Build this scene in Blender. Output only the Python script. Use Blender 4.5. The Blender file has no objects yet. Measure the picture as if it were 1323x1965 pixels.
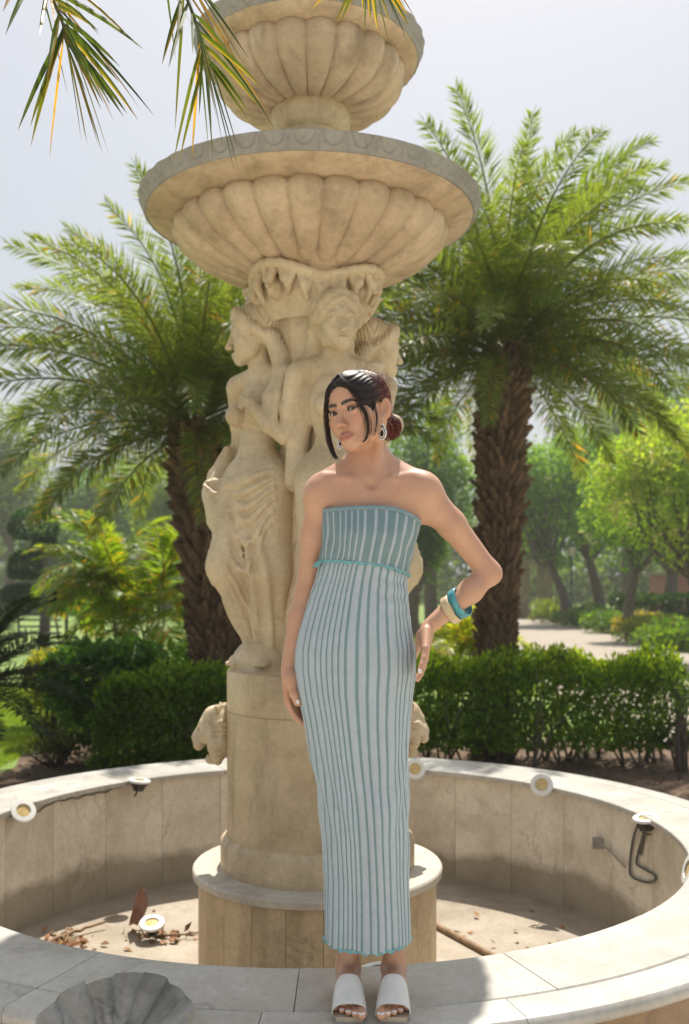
import bpy, math, random, time
import numpy as np
from mathutils import Vector, Matrix, Euler
rng = np.random.default_rng(7)
random.seed(7)
T0 = time.time()
SC = bpy.context.scene
COL = SC.collection
R = math.radians
# ------------------------------------------------------------------ camera, sky, sun, exposure
CAMZ = 1.80
F_PX = 1900.0
cam_d = bpy.data.cameras.new('camera')
cam = bpy.data.objects.new('camera', cam_d); COL.objects.link(cam)
cam.location = (0, 0, CAMZ); cam.rotation_euler = (R(90), 0, 0)
cam_d.sensor_fit = 'VERTICAL'; cam_d.sensor_height = 36.0; cam_d.sensor_width = 24.0
cam_d.lens = F_PX / 1965.0 * 36.0
cam_d.shift_y = (1120 - 982.5) / 1965.0
cam_d.clip_start = 0.05; cam_d.clip_end = 600
cam_d.dof.use_dof = True; cam_d.dof.focus_distance = 2.62; cam_d.dof.aperture_fstop = 3.6
SC.camera = cam
SUN_EL, SUN_AZ = 60.0, 7.0          # the sun stands behind the fountain, a little to the right
w = bpy.data.worlds.new('World'); SC.world = w; w.use_nodes = True
nt = w.node_tree; nt.nodes.clear()
sky = nt.nodes.new('ShaderNodeTexSky'); sky.sky_type = 'NISHITA'; sky.sun_disc = False
sky.sun_elevation = R(SUN_EL); sky.sun_rotation = R(SUN_AZ); sky.altitude = 200
sky.air_density = 1.3; sky.dust_density = 6.0; sky.ozone_density = 1.0
mixw = nt.nodes.new('ShaderNodeMix'); mixw.data_type = 'RGBA'; mixw.inputs[0].default_value = 0.6
mixw.inputs[7].default_value = (5.6, 5.9, 6.35, 1)     # thin even overcast veil
bg = nt.nodes.new('ShaderNodeBackground'); bg.inputs[1].default_value = 0.068
ow = nt.nodes.new('ShaderNodeOutputWorld')
nt.links.new(sky.outputs[0], mixw.inputs[6]); nt.links.new(mixw.outputs[2], bg.inputs[0]); nt.links.new(bg.outputs[0], ow.inputs[0])
sun_d = bpy.data.lights.new('sun', 'SUN'); sun_d.energy = 4.0; sun_d.angle = R(0.6); sun_d.color = (1.0, 0.94, 0.84)
sun = bpy.data.objects.new('sun', sun_d); COL.objects.link(sun)
sdir = Vector((math.sin(R(SUN_AZ)) * math.cos(R(SUN_EL)), math.cos(R(SUN_AZ)) * math.cos(R(SUN_EL)), math.sin(R(SUN_EL))))
sun.rotation_euler = sdir.to_track_quat('Z', 'Y').to_euler(); sun.location = (0, 0, 30)
SC.view_settings.view_transform = 'Standard'; SC.view_settings.look = 'None'
SC.view_settings.exposure = 0.85; SC.view_settings.gamma = 1.0; SC.view_settings.use_curve_mapping = False
SC.cycles.use_denoising = True
SC.cycles.max_bounces = 12; SC.cycles.diffuse_bounces = 7; SC.cycles.transmission_bounces = 8; SC.cycles.transparent_max_bounces = 8
SC.cycles.sample_clamp_indirect = 6.0

# ------------------------------------------------------------------ helpers: pixels of the layout sketch to metres
def PX(px, d): return (px - 661.5) / F_PX * d
def PZ(py, d): return CAMZ - (py - 1120) / F_PX * d
def ground_d(py): return CAMZ * F_PX / (py - 1120)

# ------------------------------------------------------------------ helpers: objects
def tag(o, label=None, cat=None, group=None, kind=None):
    if label: o['label'] = label
    if cat: o['category'] = cat
    if group: o['group'] = group
    if kind: o['kind'] = kind
    return o
def empty(name, loc=(0, 0, 0), rz=0.0):
    o = bpy.data.objects.new(name, None); COL.objects.link(o)
    o.location = loc; o.rotation_euler = (0, 0, rz); o.empty_display_size = 0.1
    return o
def link_mesh(name, me, mats, parent=None, loc=(0, 0, 0), rot=(0, 0, 0), smooth=True):
    o = bpy.data.objects.new(name, me); COL.objects.link(o)
    if mats is not None:
        if not isinstance(mats, (list, tuple)): mats = [mats]
        if len(me.materials) == 0:
            for m in mats: me.materials.append(m)
    o.location = loc; o.rotation_euler = rot
    if parent is not None: o.parent = parent
    return o
def np_mesh(name, V, Fq, cols=None, mat_idx=None, smooth=True):
    """V (n,3); Fq (m,k) all faces k-gons or list of arrays; cols (n,3) point colours"""
    me = bpy.data.meshes.new(name)
    V = np.asarray(V, np.float32)
    if not isinstance(Fq, (list, tuple)): Fq = [Fq]
    Fq = [np.asarray(f, np.int32) for f in Fq if len(f)]
    loops = np.concatenate([f.ravel() for f in Fq])
    counts = np.concatenate([np.full(len(f), f.shape[1], np.int32) for f in Fq])
    starts = np.concatenate([[0], np.cumsum(counts)[:-1]]).astype(np.int32)
    me.vertices.add(len(V)); me.vertices.foreach_set('co', V.ravel())
    me.loops.add(len(loops)); me.loops.foreach_set('vertex_index', loops)
    me.polygons.add(len(counts)); me.polygons.foreach_set('loop_start', starts)
    if mat_idx is not None: me.polygons.foreach_set('material_index', np.asarray(mat_idx, np.int32))
    me.polygons.foreach_set('use_smooth', np.full(len(counts), bool(smooth)))
    me.update(calc_edges=True)
    if cols is not None:
        a = me.attributes.new('Col', 'FLOAT_COLOR', 'POINT')
        c4 = np.ones((len(V), 4), np.float32); c4[:, :3] = cols
        a.data.foreach_set('color', c4.ravel())
    return me
class MB:
    """collects quads, tubes, boxes, lathes as one mesh"""
    def __init__(s): s.V = []; s.Q = []; s.T = []; s.C = []; s.n = 0; s.MQ = []; s.MT = []
    def raw(s, V, Q=None, T=None, c=None, m=0):
        V = np.asarray(V, float).reshape(-1, 3)
        s.V.append(V)
        if Q is not None and len(Q): s.Q.append(np.asarray(Q) + s.n); s.MQ.append(np.full(len(Q), m))
        if T is not None and len(T): s.T.append(np.asarray(T) + s.n); s.MT.append(np.full(len(T), m))
        s.C.append(np.tile(np.asarray(c if c is not None else (1, 1, 1), float), (len(V), 1)) if np.ndim(c) < 2 else np.asarray(c))
        s.n += len(V)
    def grid(s, G, closed_u=False, closed_v=False, c=None, m=0, flip=False):
        G = np.asarray(G, float); nu, nv = G.shape[:2]
        idx = np.arange(nu * nv).reshape(nu, nv)
        a = idx if closed_u else idx[:-1]; b = np.roll(idx, -1, 0) if closed_u else idx[1:]
        def vv(x): return (x, np.roll(x, -1, 1)) if closed_v else (x[:, :-1], x[:, 1:])
        a0, a1 = vv(a); b0, b1 = vv(b)
        q = np.stack([a0, b0, b1, a1], -1).reshape(-1, 4)
        if flip: q = q[:, ::-1]
        s.raw(G.reshape(-1, 3), Q=q, c=c, m=m)
    def tube(s, P, r, n=8, caps=True, c=None, m=0, flat=1.0):
        P = np.asarray(P, float); k = len(P); r = np.broadcast_to(np.asarray(r, float), (k,))
        t = np.gradient(P, axis=0); t /= np.linalg.norm(t, axis=1)[:, None] + 1e-9
        up = np.array([0, 0, 1.0]) if abs(t[0][2]) < .9 else np.array([1.0, 0, 0])
        u = np.cross(t[0], up); u /= np.linalg.norm(u); G = []
        for i in range(k):
            u = u - t[i] * np.dot(u, t[i]); u /= np.linalg.norm(u) + 1e-9
            v = np.cross(t[i], u); a = np.arange(n) / n * 2 * np.pi
            G.append(P[i] + r[i] * (np.cos(a)[:, None] * u + flat * np.sin(a)[:, None] * v))
        base = s.n; s.grid(G, closed_v=True, c=c, m=m)
        if caps:
            for i, fl in ((0, False), (k - 1, True)):
                ring = np.asarray(G[i]); cen = P[i]
                Tn = [(j, (j + 1) % n, n) for j in range(n)]
                if fl: Tn = [(b, a, cc) for a, b, cc in Tn]
                s.raw(np.vstack([ring, cen]), T=Tn, c=c, m=m)
    def lathe(s, prof, n=64, c=None, m=0, center=(0, 0, 0), a0=0, a1=2 * np.pi):
        prof = np.asarray(prof, float); full = abs(a1 - a0 - 2 * np.pi) < 1e-6
        a = np.linspace(a0, a1, n, endpoint=not full)
        G = np.stack([np.stack([r * np.cos(a) + center[0], r * np.sin(a) + center[1], np.full_like(a, z + center[2])], -1) for r, z in prof])
        s.grid(G, closed_v=full, c=c, m=m, flip=True)
    def box(s, lo, hi, c=None, m=0, M=None):
        x0, y0, z0 = lo; x1, y1, z1 = hi
        V = np.array([(x0, y0, z0), (x1, y0, z0), (x1, y1, z0), (x0, y1, z0), (x0, y0, z1), (x1, y0, z1), (x1, y1, z1), (x0, y1, z1)], float)
        if M is not None: V = V @ np.asarray(M)[:3, :3].T + np.asarray(M)[:3, 3]
        s.raw(V, Q=[(0, 3, 2, 1), (4, 5, 6, 7), (0, 1, 5, 4), (1, 2, 6, 5), (2, 3, 7, 6), (3, 0, 4, 7)], c=c, m=m)
    def mesh(s, name, smooth=True):
        fs = []; mi = []
        if s.Q: fs.append(np.concatenate(s.Q)); mi.append(np.concatenate(s.MQ))
        if s.T: fs.append(np.concatenate(s.T)); mi.append(np.concatenate(s.MT))
        return np_mesh(name, np.concatenate(s.V), fs, np.concatenate(s.C), np.concatenate(mi), smooth)
    def build(s, name, mats, parent=None, loc=(0, 0, 0), rot=(0, 0, 0), smooth=True, angle=None):
        me = s.mesh(name, smooth)
        o = link_mesh(name, me, mats, parent, loc, rot)
        if angle: me.set_sharp_from_angle(angle=R(angle))
        return o
def copy_tree(o, parent=None):
    c = o.copy(); COL.objects.link(c)
    if parent is not None: c.parent = parent
    for ch in list(o.children): copy_tree(ch, c)
    return c
def unit(v): v = np.asarray(v, float); return v / (np.linalg.norm(v) + 1e-12)
def bez(pts, n):
    """Catmull-Rom through pts"""
    P = np.asarray(pts, float); P = np.vstack([2 * P[0] - P[1], P, 2 * P[-1] - P[-2]]); out = []
    m = len(P) - 3; tt = np.linspace(0, m, n)
    for t in tt:
        i = min(int(t), m - 1); f = t - i; a, b, c, d = P[i:i + 4]
        out.append(0.5 * ((2 * b) + (-a + c) * f + (2 * a - 5 * b + 4 * c - d) * f * f + (-a + 3 * b - 3 * c + d) * f ** 3))
    return np.array(out)

# ------------------------------------------------------------------ helpers: materials
class NG:
    def __init__(s, name):
        s.m = bpy.data.materials.new(name); s.m.use_nodes = True; s.t = s.m.node_tree; s.t.nodes.clear()
        s.out = s.n('ShaderNodeOutputMaterial'); s.p = s.n('ShaderNodeBsdfPrincipled'); s.l(s.p.outputs[0], s.out.inputs[0])
        s.tc = s.n('ShaderNodeTexCoord')
    def n(s, t, **k):
        x = s.t.nodes.new(t)
        for a, b in k.items(): setattr(x, a, b)
        return x
    def l(s, a, b): s.t.links.new(a, b)
    def noise(s, scale, detail=4, rough=.55, vec=None, dist=0.0, stretch=None):
        x = s.n('ShaderNodeTexNoise'); x.inputs['Scale'].default_value = scale; x.inputs['Detail'].default_value = detail
        x.inputs['Roughness'].default_value = rough; x.inputs['Distortion'].default_value = dist
        v = vec if vec is not None else s.tc.outputs['Object']
        if stretch is not None:
            mp = s.n('ShaderNodeMapping'); mp.inputs['Scale'].default_value = stretch; s.l(v, mp.inputs[0]); v = mp.outputs[0]
        s.l(v, x.inputs['Vector']); return x.outputs[0]
    def ramp(s, f, stops):
        r = s.n('ShaderNodeValToRGB'); e = r.color_ramp.elements
        while len(e) < len(stops): e.new(0.5)
        for i, (p, c) in enumerate(stops):
            e[i].position = p; e[i].color = (*c, 1) if len(c) == 3 else c
        s.l(f, r.inputs[0]); return r.outputs[0]
    def mix(s, f, a, b, mode='MIX'):
        x = s.n('ShaderNodeMix', data_type='RGBA', blend_type=mode)
        for inp, v in ((x.inputs[0], f), (x.inputs[6], a), (x.inputs[7], b)):
            if isinstance(v, (int, float)): inp.default_value = v
            elif isinstance(v, tuple): inp.default_value = (*v, 1)
            else: s.l(v, inp)
        return x.outputs[2]
    def math(s, op, a, b=None):
        x = s.n('ShaderNodeMath', operation=op)
        for inp, v in ((x.inputs[0], a), (x.inputs[1], b)):
            if v is None: continue
            if isinstance(v, (int, float)): inp.default_value = v
            else: s.l(v, inp)
        return x.outputs[0]
    def bump(s, h, strength=.3, dist=.01):
        b = s.n('ShaderNodeBump'); b.inputs['Strength'].default_value = strength; b.inputs['Distance'].default_value = dist
        s.l(h, b.inputs['Height']); s.l(b.outputs[0], s.p.inputs['Normal']); return b
    def col(s, c):
        if isinstance(c, tuple): s.p.inputs['Base Color'].default_value = (*c, 1)
        else: s.l(c, s.p.inputs['Base Color'])
    def set(s, **k):
        for a, b in k.items(): s.p.inputs[a].default_value = b
def simple(name, c, rough=.6, var=.15, scale=20, metallic=0, bump=0.0, spec=None):
    g = NG(name); n = g.noise(scale)
    lo = tuple(x * (1 - var) for x in c); hi = tuple(min(1, x * (1 + var)) for x in c)
    g.col(g.ramp(n, [(.3, lo), (.7, hi)])); g.set(Roughness=rough, Metallic=metallic)
    if spec is not None: g.p.inputs['Specular IOR Level'].default_value = spec
    if bump: g.bump(n, bump, .005)
    return g.m
def stone(name, light, dark, vein, vein_amt=.5, rough=.55, streak=True, grime=None, bump=.25, rnd=.12, spots=.35):
    light = tuple(x * .86 for x in light); dark = tuple(x * .86 for x in dark)
    g = NG(name)
    oi0 = g.n('ShaderNodeObjectInfo'); va = g.n('ShaderNodeVectorMath', operation='ADD'); g.l(g.tc.outputs['Object'], va.inputs[0])
    cx = g.n('ShaderNodeCombineXYZ'); r9 = g.math('MULTIPLY', oi0.outputs['Random'], 37.0)
    for q in range(3): g.l(r9, cx.inputs[q])
    g.l(cx.outputs[0], va.inputs[1]); OV = va.outputs[0]
    big = g.noise(2.2, 6, .6, dist=.6, vec=OV); fine = g.noise(45, 5, .65)
    c = g.ramp(big, [(.28, dark), (.52, light), (.78, tuple(min(1, x * 1.08) for x in light))])
    if streak:
        st = g.noise(7, 5, .6, stretch=(1, 1, .12), vec=OV)
        c = g.mix(g.ramp(st, [(.48, (0, 0, 0)), (.74, (.8, .8, .8))]), c, tuple(x * .72 for x in dark))
    # veins: thin bands where a distorted noise crosses its middle
    vn = g.noise(1.7, 5, .55, dist=.7, stretch=(1, 1, .7), vec=OV)
    vb = g.ramp(vn, [(.488, (0, 0, 0)), (.5, (1, 1, 1)), (.512, (0, 0, 0))])
    gate = g.ramp(g.noise(1.3, 2, vec=OV), [(.48, (0, 0, 0)), (.62, (1, 1, 1))])
    c = g.mix(g.math('MULTIPLY', g.math('MULTIPLY', vb, gate), vein_amt), c, vein)
    st2 = g.ramp(g.noise(16, 6, .75, vec=OV), [(.60, (0, 0, 0)), (.74, (1, 1, 1))])       # small dark stains
    c = g.mix(g.math('MULTIPLY', st2, spots), c, tuple(x * .45 for x in dark))
    pl2 = g.ramp(g.noise(3.1, 7, .7, vec=OV), [(.40, (.86, .84, .80)), (.62, (1.05, 1.05, 1.06))]); c = g.mix(1.0, c, pl2, 'MULTIPLY')
    sp = g.ramp(fine, [(.3, (.86, .86, .86)), (.6, (1.03, 1.03, 1.03))])
    c = g.mix(1.0, c, sp, 'MULTIPLY')
    oi = g.n('ShaderNodeObjectInfo')
    rr = g.ramp(oi.outputs['Random'], [(0, (1 - rnd, 1 - rnd, 1 - rnd * .9)), (1, (1.0, 1.0, 1.0))])
    c = g.mix(1.0, c, rr, 'MULTIPLY')
    if grime:   # tide mark of old water with a ragged edge: (z height, softness, colour, amount)
        z, soft, gc, amt = grime
        sx = g.n('ShaderNodeSeparateXYZ'); geo = g.n('ShaderNodeNewGeometry'); g.l(geo.outputs['Position'], sx.inputs[0])
        wob = g.math('ADD', g.math('MULTIPLY', g.math('SUBTRACT', g.noise(6, 5, .6, vec=geo.outputs['Position']), .5), .12), g.math('MULTIPLY', g.math('SUBTRACT', g.noise(.9, 3, .6, vec=geo.outputs['Position']), .5), .45))
        h = g.math('ADD', sx.outputs[2], wob)
        mr = g.n('ShaderNodeMapRange'); mr.inputs[1].default_value = z - soft; mr.inputs[2].default_value = z + soft
        mr.inputs[3].default_value = amt; mr.inputs[4].default_value = 0; g.l(h, mr.inputs[0])
        c = g.mix(mr.outputs[0], c, gc)
    g.col(c); g.set(Roughness=rough)
    g.bump(g.math('ADD', fine, g.math('MULTIPLY', big, .6)), bump, .003)
    return g.m
def leafmat(name, translu=.45, rough=.45, tint=(1, 1, 1)):
    g = NG(name); at = g.n('ShaderNodeAttribute'); at.attribute_name = 'Col'
    oi = g.n('ShaderNodeObjectInfo')
    rr = g.ramp(oi.outputs['Random'], [(0, (.82, .86, .80)), (1, (1.12, 1.08, 1.0))])
    c = g.mix(1.0, g.mix(1.0, at.outputs['Color'], rr, 'MULTIPLY'), tint, 'MULTIPLY')
    v = g.ramp(g.noise(9, 3), [(.3, (.85, .85, .85)), (.7, (1.12, 1.12, 1.12))])
    c = g.mix(1.0, c, v, 'MULTIPLY')
    g.col(c); g.set(Roughness=rough); g.p.inputs['Specular IOR Level'].default_value = .35
    tr = g.n('ShaderNodeBsdfTranslucent'); g.l(g.mix(1.0, c, (2.3, 2.15, .6), 'MULTIPLY'), tr.inputs[0])
    ms = g.n('ShaderNodeMixShader'); ms.inputs[0].default_value = translu
    g.l(g.p.outputs[0], ms.inputs[1]); g.l(tr.outputs[0], ms.inputs[2]); g.l(ms.outputs[0], g.out.inputs[0])
    return g.m
def attrmat(name, rough=.5, bumpscale=None, bump=.2, sss=0.0, spec=.5, sheen=0):
    g = NG(name); at = g.n('ShaderNodeAttribute'); at.attribute_name = 'Col'
    c = at.outputs['Color']
    v = g.ramp(g.noise(30, 4), [(.3, (.94, .94, .94)), (.7, (1.05, 1.05, 1.05))])
    g.col(g.mix(1.0, c, v, 'MULTIPLY')); g.set(Roughness=rough); g.p.inputs['Specular IOR Level'].default_value = spec
    if sss:
        g.p.inputs['Subsurface Weight'].default_value = sss; g.p.inputs['Subsurface Radius'].default_value = (1, .35, .18); g.p.inputs['Subsurface Scale'].default_value = .006
    if sheen: g.p.inputs['Sheen Weight'].default_value = sheen
    if bumpscale: g.bump(g.noise(bumpscale, 3), bump, .001)
    return g.m

# ------------------------------------------------------------------ helpers: sculpting with blended solids
class Field:
    def __init__(s): s.ops = []; s.Rm = np.eye(3); s.t = np.zeros(3); s.sc = 1.0
    def frame(s, Rm=np.eye(3), t=(0, 0, 0), sc=1.0): s.Rm = np.asarray(Rm, float); s.t = np.asarray(t, float); s.sc = sc
    def _p(s, p): return s.Rm @ (np.asarray(p, float) * s.sc) + s.t
    def cap(s, a, b, r1, r2=None, k=.01, op='u', flat=None):
        r2 = r1 if r2 is None else r2
        A = s._p(a); B = s._p(b); r1 *= s.sc; r2 *= s.sc; k *= s.sc
        fl = None
        if flat is not None: fl = (unit(s.Rm @ np.asarray(flat[0], float)), 1.0 / flat[1])
        rm = max(r1, r2) * (max(1, flat[1]) if flat else 1)
        s.ops.append(('cap', op, k, (A, B, r1, r2, fl), (A + B) / 2, np.linalg.norm(B - A) / 2 + rm))
    def chain(s, pts, rs, k=.01, op='u', flat=None):
        for i in range(len(pts) - 1): s.cap(pts[i], pts[i + 1], rs[i], rs[i + 1], k, op, flat)
    def ell(s, c, r, rot=(0, 0, 0), k=.01, op='u'):
        if np.isscalar(r): r = (r, r, r)
        Ra = s.Rm @ np.array(Euler([R(x) for x in rot]).to_matrix())
        rr = np.asarray(r, float) * s.sc
        s.ops.append(('ell', op, k * s.sc, (s._p(c), rr, Ra), s._p(c), rr.max()))
    def disp(s, fn, c, rad):
        s.ops.append(('disp', 'd', .0, fn, s._p(c), rad * s.sc))
    @staticmethod
    def prim(kind, p, P):
        if kind == 'cap':
            A, B, r1, r2, fl = p; pa = P - A; ba = B - A
            h = np.clip(pa @ ba / (ba @ ba + 1e-12), 0, 1)
            v = pa - h[:, None] * ba
            if fl is not None: v = v + ((fl[1] - 1) * (v @ fl[0]))[:, None] * fl[0]
            d = np.sqrt((v * v).sum(1)) - (r1 + (r2 - r1) * h)
            if fl is not None and fl[1] > 1: d = d / fl[1] ** .5
            return d
        c, r, Ra = p; q = (P - c) @ Ra
        k0 = np.sqrt(((q / r) ** 2).sum(1)); k1 = np.sqrt(((q / (r * r)) ** 2).sum(1)) + 1e-9
        return np.where(k0 < .05, k0 * r.min() - r.min(), k0 * (k0 - 1) / k1)
    def ev(s, P, ops=None):
        f = np.full(len(P), 10.0)
        for kind, op, k, p, c, rad in (s.ops if ops is None else ops):
            if kind == 'disp': f = f + p(P); continue
            d = s.prim(kind, p, P)
            if op == 'u':
                if k > 0: h = np.maximum(k - np.abs(f - d), 0) / k; f = np.minimum(f, d) - h * h * k * .25
                else: f = np.minimum(f, d)
            else:
                if k > 0: h = np.maximum(k - np.abs(f + d), 0) / k; f = np.maximum(f, -d) + h * h * k * .25
                else: f = np.maximum(f, -d)
        return f
    def surf_mesh(s, xs, ys, zs, B=14):
        nx, ny, nz = len(xs), len(ys), len(zs)
        Fd = np.full((nx, ny, nz), 1.0, np.float32)
        bl = []
        for i in range(0, nx, B):
            for j in range(0, ny, B):
                for k in range(0, nz, B): bl.append((i, j, k))
        bl = np.array(bl)
        e = np.minimum(bl + B, [nx, ny, nz]) - 1
        lo = np.stack([xs[bl[:, 0]], ys[bl[:, 1]], zs[bl[:, 2]]], -1); hi = np.stack([xs[e[:, 0]], ys[e[:, 1]], zs[e[:, 2]]], -1)
        cen = (lo + hi) / 2; rad = np.linalg.norm(hi - lo, axis=1) / 2
        fc = s.ev(cen)
        for b in range(len(bl)):
            i, j, k = bl[b]; sl = (slice(i, i + B), slice(j, j + B), slice(k, k + B))
            if abs(fc[b]) > rad[b] * 1.35 + .03:
                if fc[b] < 0: Fd[sl] = -1
                continue
            ops = [o for o in s.ops if np.linalg.norm(o[4] - cen[b]) - o[5] < rad[b] + o[2] + .012]
            if not ops: continue
            X, Y, Z = np.meshgrid(xs[sl[0]], ys[sl[1]], zs[sl[2]], indexing='ij')
            Fd[sl] = s.ev(np.stack([X.ravel(), Y.ravel(), Z.ravel()], -1), ops).reshape(X.shape)
        return nets(Fd, xs, ys, zs)
def nets(Fd, xs, ys, zs):
    S = Fd < 0
    cnt = np.zeros(tuple(np.array(S.shape) - 1), np.int8)
    offs = [(a, b, c) for a in (0, 1) for b in (0, 1) for c in (0, 1)]
    nx, ny, nz = S.shape
    for a, b, c in offs: cnt += S[a:nx - 1 + a, b:ny - 1 + b, c:nz - 1 + c]
    I, J, K = np.nonzero((cnt > 0) & (cnt < 8))
    vid = np.full(cnt.shape, -1, np.int32); vid[I, J, K] = np.arange(len(I))
    acc = np.zeros((len(I), 3)); num = np.zeros(len(I))
    vals = {o: Fd[I + o[0], J + o[1], K + o[2]].astype(float) for o in offs}
    pos = {o: np.stack([xs[I + o[0]], ys[J + o[1]], zs[K + o[2]]], -1) for o in offs}
    for o in offs:
        for ax in range(3):
            if o[ax] == 0:
                q = list(o); q[ax] = 1; q = tuple(q); a, b = vals[o], vals[q]
                m = (a < 0) != (b < 0)
                t = np.where(m, a / np.where(m, a - b, 1), 0)[:, None]
                acc += m[:, None] * (pos[o] + (pos[q] - pos[o]) * t); num += m
    V = acc / num[:, None]
    quads = []
    for ax in range(3):
        sl0 = [slice(None)] * 3; sl1 = [slice(None)] * 3; sl0[ax] = slice(0, -1); sl1[ax] = slice(1, None)
        a = S[tuple(sl0)]; b = S[tuple(sl1)]
        E = np.nonzero(a != b)
        E = [x for x in E]; u, v = [(1, 2), (2, 0), (0, 1)][ax]
        ok = (E[u] > 0) & (E[v] > 0) & (E[u] < S.shape[u] - 1) & (E[v] < S.shape[v] - 1)
        E = [x[ok] for x in E]; sgn = a[tuple(E)]
        def g(du, dv):
            q = [x.copy() for x in E]; q[u] = q[u] - du; q[v] = q[v] - dv; return vid[tuple(q)]
        q = np.stack([g(1, 1), g(0, 1), g(0, 0), g(1, 0)], -1)
        q[~sgn] = q[~sgn][:, ::-1]; quads.append(q)
    Q = np.concatenate(quads); Q = Q[(Q >= 0).all(1)]
    return V, Q
def relax(V, Q, it=1, w=.5):
    for _ in range(it):
        A = np.zeros_like(V); n = np.zeros(len(V))
        for i in range(4):
            for j in ((i + 1) % 4, (i + 3) % 4):
                for ax in range(3): A[:, ax] += np.bincount(Q[:, i], V[Q[:, j], ax], len(V))
                n += np.bincount(Q[:, i], minlength=len(V))
        V = V * (1 - w) + w * A / np.maximum(n, 1)[:, None]
    return V
def axis(*seg):
    """axis((start, stop, step), ...) non-uniform samples"""
    return np.concatenate([np.arange(a, b - 1e-9, st) for a, b, st in seg])
def rotm(axis_, deg): return np.array(Matrix.Rotation(R(deg), 3, axis_))
# ------------------------------------------------------------------ materials
M = {}
M['marble_warm'] = stone('marble_warm', (.76, .60, .38), (.58, .44, .26), (.24, .18, .13), .42)
M['marble_bowl'] = stone('marble_bowl', (.72, .56, .38), (.48, .35, .22), (.30, .20, .12), .4, rnd=.05)
M['marble_statue'] = stone('marble_statue', (.76, .62, .41), (.60, .46, .28), (.36, .24, .12), .5, streak=False, bump=.35, rnd=.04)
M['marble_white'] = stone('marble_white', (.72, .66, .55), (.58, .52, .42), (.30, .29, .27), .6, rough=.42, streak=False)
M['marble_rim'] = stone('marble_rim', (.60, .58, .53), (.50, .475, .425), (.33, .31, .28), .75, rough=.40, streak=False, bump=.15)
M['marble_panel'] = stone('marble_panel', (.90, .83, .69), (.70, .62, .49), (.33, .28, .22), .5, streak=False, spots=.12, grime=(.215, .03, (.20, .165, .115), .72))
M['marble_grey'] = stone('marble_grey', (.42, .40, .36), (.30, .29, .26), (.2, .19, .18), .4, streak=False)
M['stone_dark'] = stone('stone_dark', (.16, .13, .10), (.10, .08, .06), (.08, .06, .05), .2)
M['stone_carved'] = stone('stone_carved', (.42, .28, .16), (.25, .16, .09), (.16, .10, .06), .6, bump=.9)
M['shell'] = stone('shell_marble', (.44, .42, .37), (.19, .18, .15), (.13, .13, .13), .8, rough=.35, streak=True)
M['concrete'] = stone('concrete_floor', (.44, .38, .30), (.30, .25, .19), (.25, .2, .15), .4, rough=.85, streak=False)
M['metal_white'] = simple('metal_white', (.78, .77, .73), .35, .04)
M['metal_dark'] = simple('metal_dark', (.06, .055, .05), .4, .2, metallic=.6)
M['steel'] = simple('steel', (.55, .55, .54), .25, .1, metallic=1)
g = NG('lamp_glass'); g.col(g.ramp(g.noise(40), [(.3, (.50, .36, .14)), (.7, (.72, .56, .26))])); g.set(Roughness=.18); M['lamp_glass'] = g.m
M['cable'] = simple('cable_rubber', (.10, .095, .08), .6)
M['bark'] = None
g = NG('palm_bark'); a = g.noise(6, 6, .65, stretch=(1, 1, .5)); b = g.noise(60, 4, .7, stretch=(1, 1, .2))
c = g.mix(1.0, g.ramp(a, [(.3, (.085, .058, .038)), (.55, (.18, .125, .080)), (.75, (.29, .21, .14))]), g.ramp(b, [(.3, (.6, .6, .6)), (.7, (1.25, 1.2, 1.15))]), 'MULTIPLY')
oi = g.n('ShaderNodeObjectInfo'); c = g.mix(1.0, c, g.ramp(oi.outputs['Random'], [(0, (.65, .6, .55)), (1, (1.35, 1.25, 1.15))]), 'MULTIPLY')
g.col(c); g.set(Roughness=.9); g.bump(b, .6, .01); M['bark'] = g.m
g = NG('tree_bark'); b = g.noise(25, 5, .7, stretch=(1, 1, .3)); g.col(g.ramp(b, [(.3, (.05, .038, .028)), (.7, (.15, .12, .09))])); g.set(Roughness=.9); g.bump(b, .6, .01); M['tree_bark'] = g.m
M['leaf'] = leafmat('leaf', .50)
M['leaf_glossy'] = leafmat('leaf_glossy', .40, .30)
M['palm_leaf'] = leafmat('palm_leaf', .46, .42)
M['blossom'] = leafmat('blossom', .25, .6)
g = NG('lawn_soil'); a = g.noise(.35, 5, .6); b = g.noise(14, 4, .7)
c = g.mix(1.0, g.ramp(a, [(.3, (.095, .165, .024)), (.5, (.14, .225, .036)), (.7, (.21, .27, .06))]), g.ramp(b, [(.3, (.7, .72, .7)), (.7, (1.25, 1.2, 1.1))]), 'MULTIPLY')
g.col(c); g.set(Roughness=.9); g.bump(b, .5, .02); M['lawn'] = g.m
g = NG('soil'); a = g.noise(3, 6, .7); b = g.noise(40, 5, .7)
g.col(g.mix(1.0, g.ramp(a, [(.3, (.075, .05, .032)), (.7, (.19, .125, .08))]), g.ramp(b, [(.3, (.6, .6, .6)), (.7, (1.3, 1.25, 1.2))]), 'MULTIPLY')); g.set(Roughness=.95); g.bump(b, .7, .02); M['soil'] = g.m
g = NG('bounce_paving'); a = g.noise(.8, 6, .6); b = g.noise(25, 4, .6)
g.col(g.mix(1.0, g.ramp(a, [(.3, (.54, .48, .39)), (.7, (.64, .58, .49))]), g.ramp(b, [(.3, (.85, .85, .85)), (.7, (1.08, 1.08, 1.08))]), 'MULTIPLY')); g.set(Roughness=.85); g.bump(b, .2, .005); M['bounce_paving'] = g.m
M['path'] = simple('path_paving', (.30, .255, .205), .85, .14, 1.5)

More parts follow.
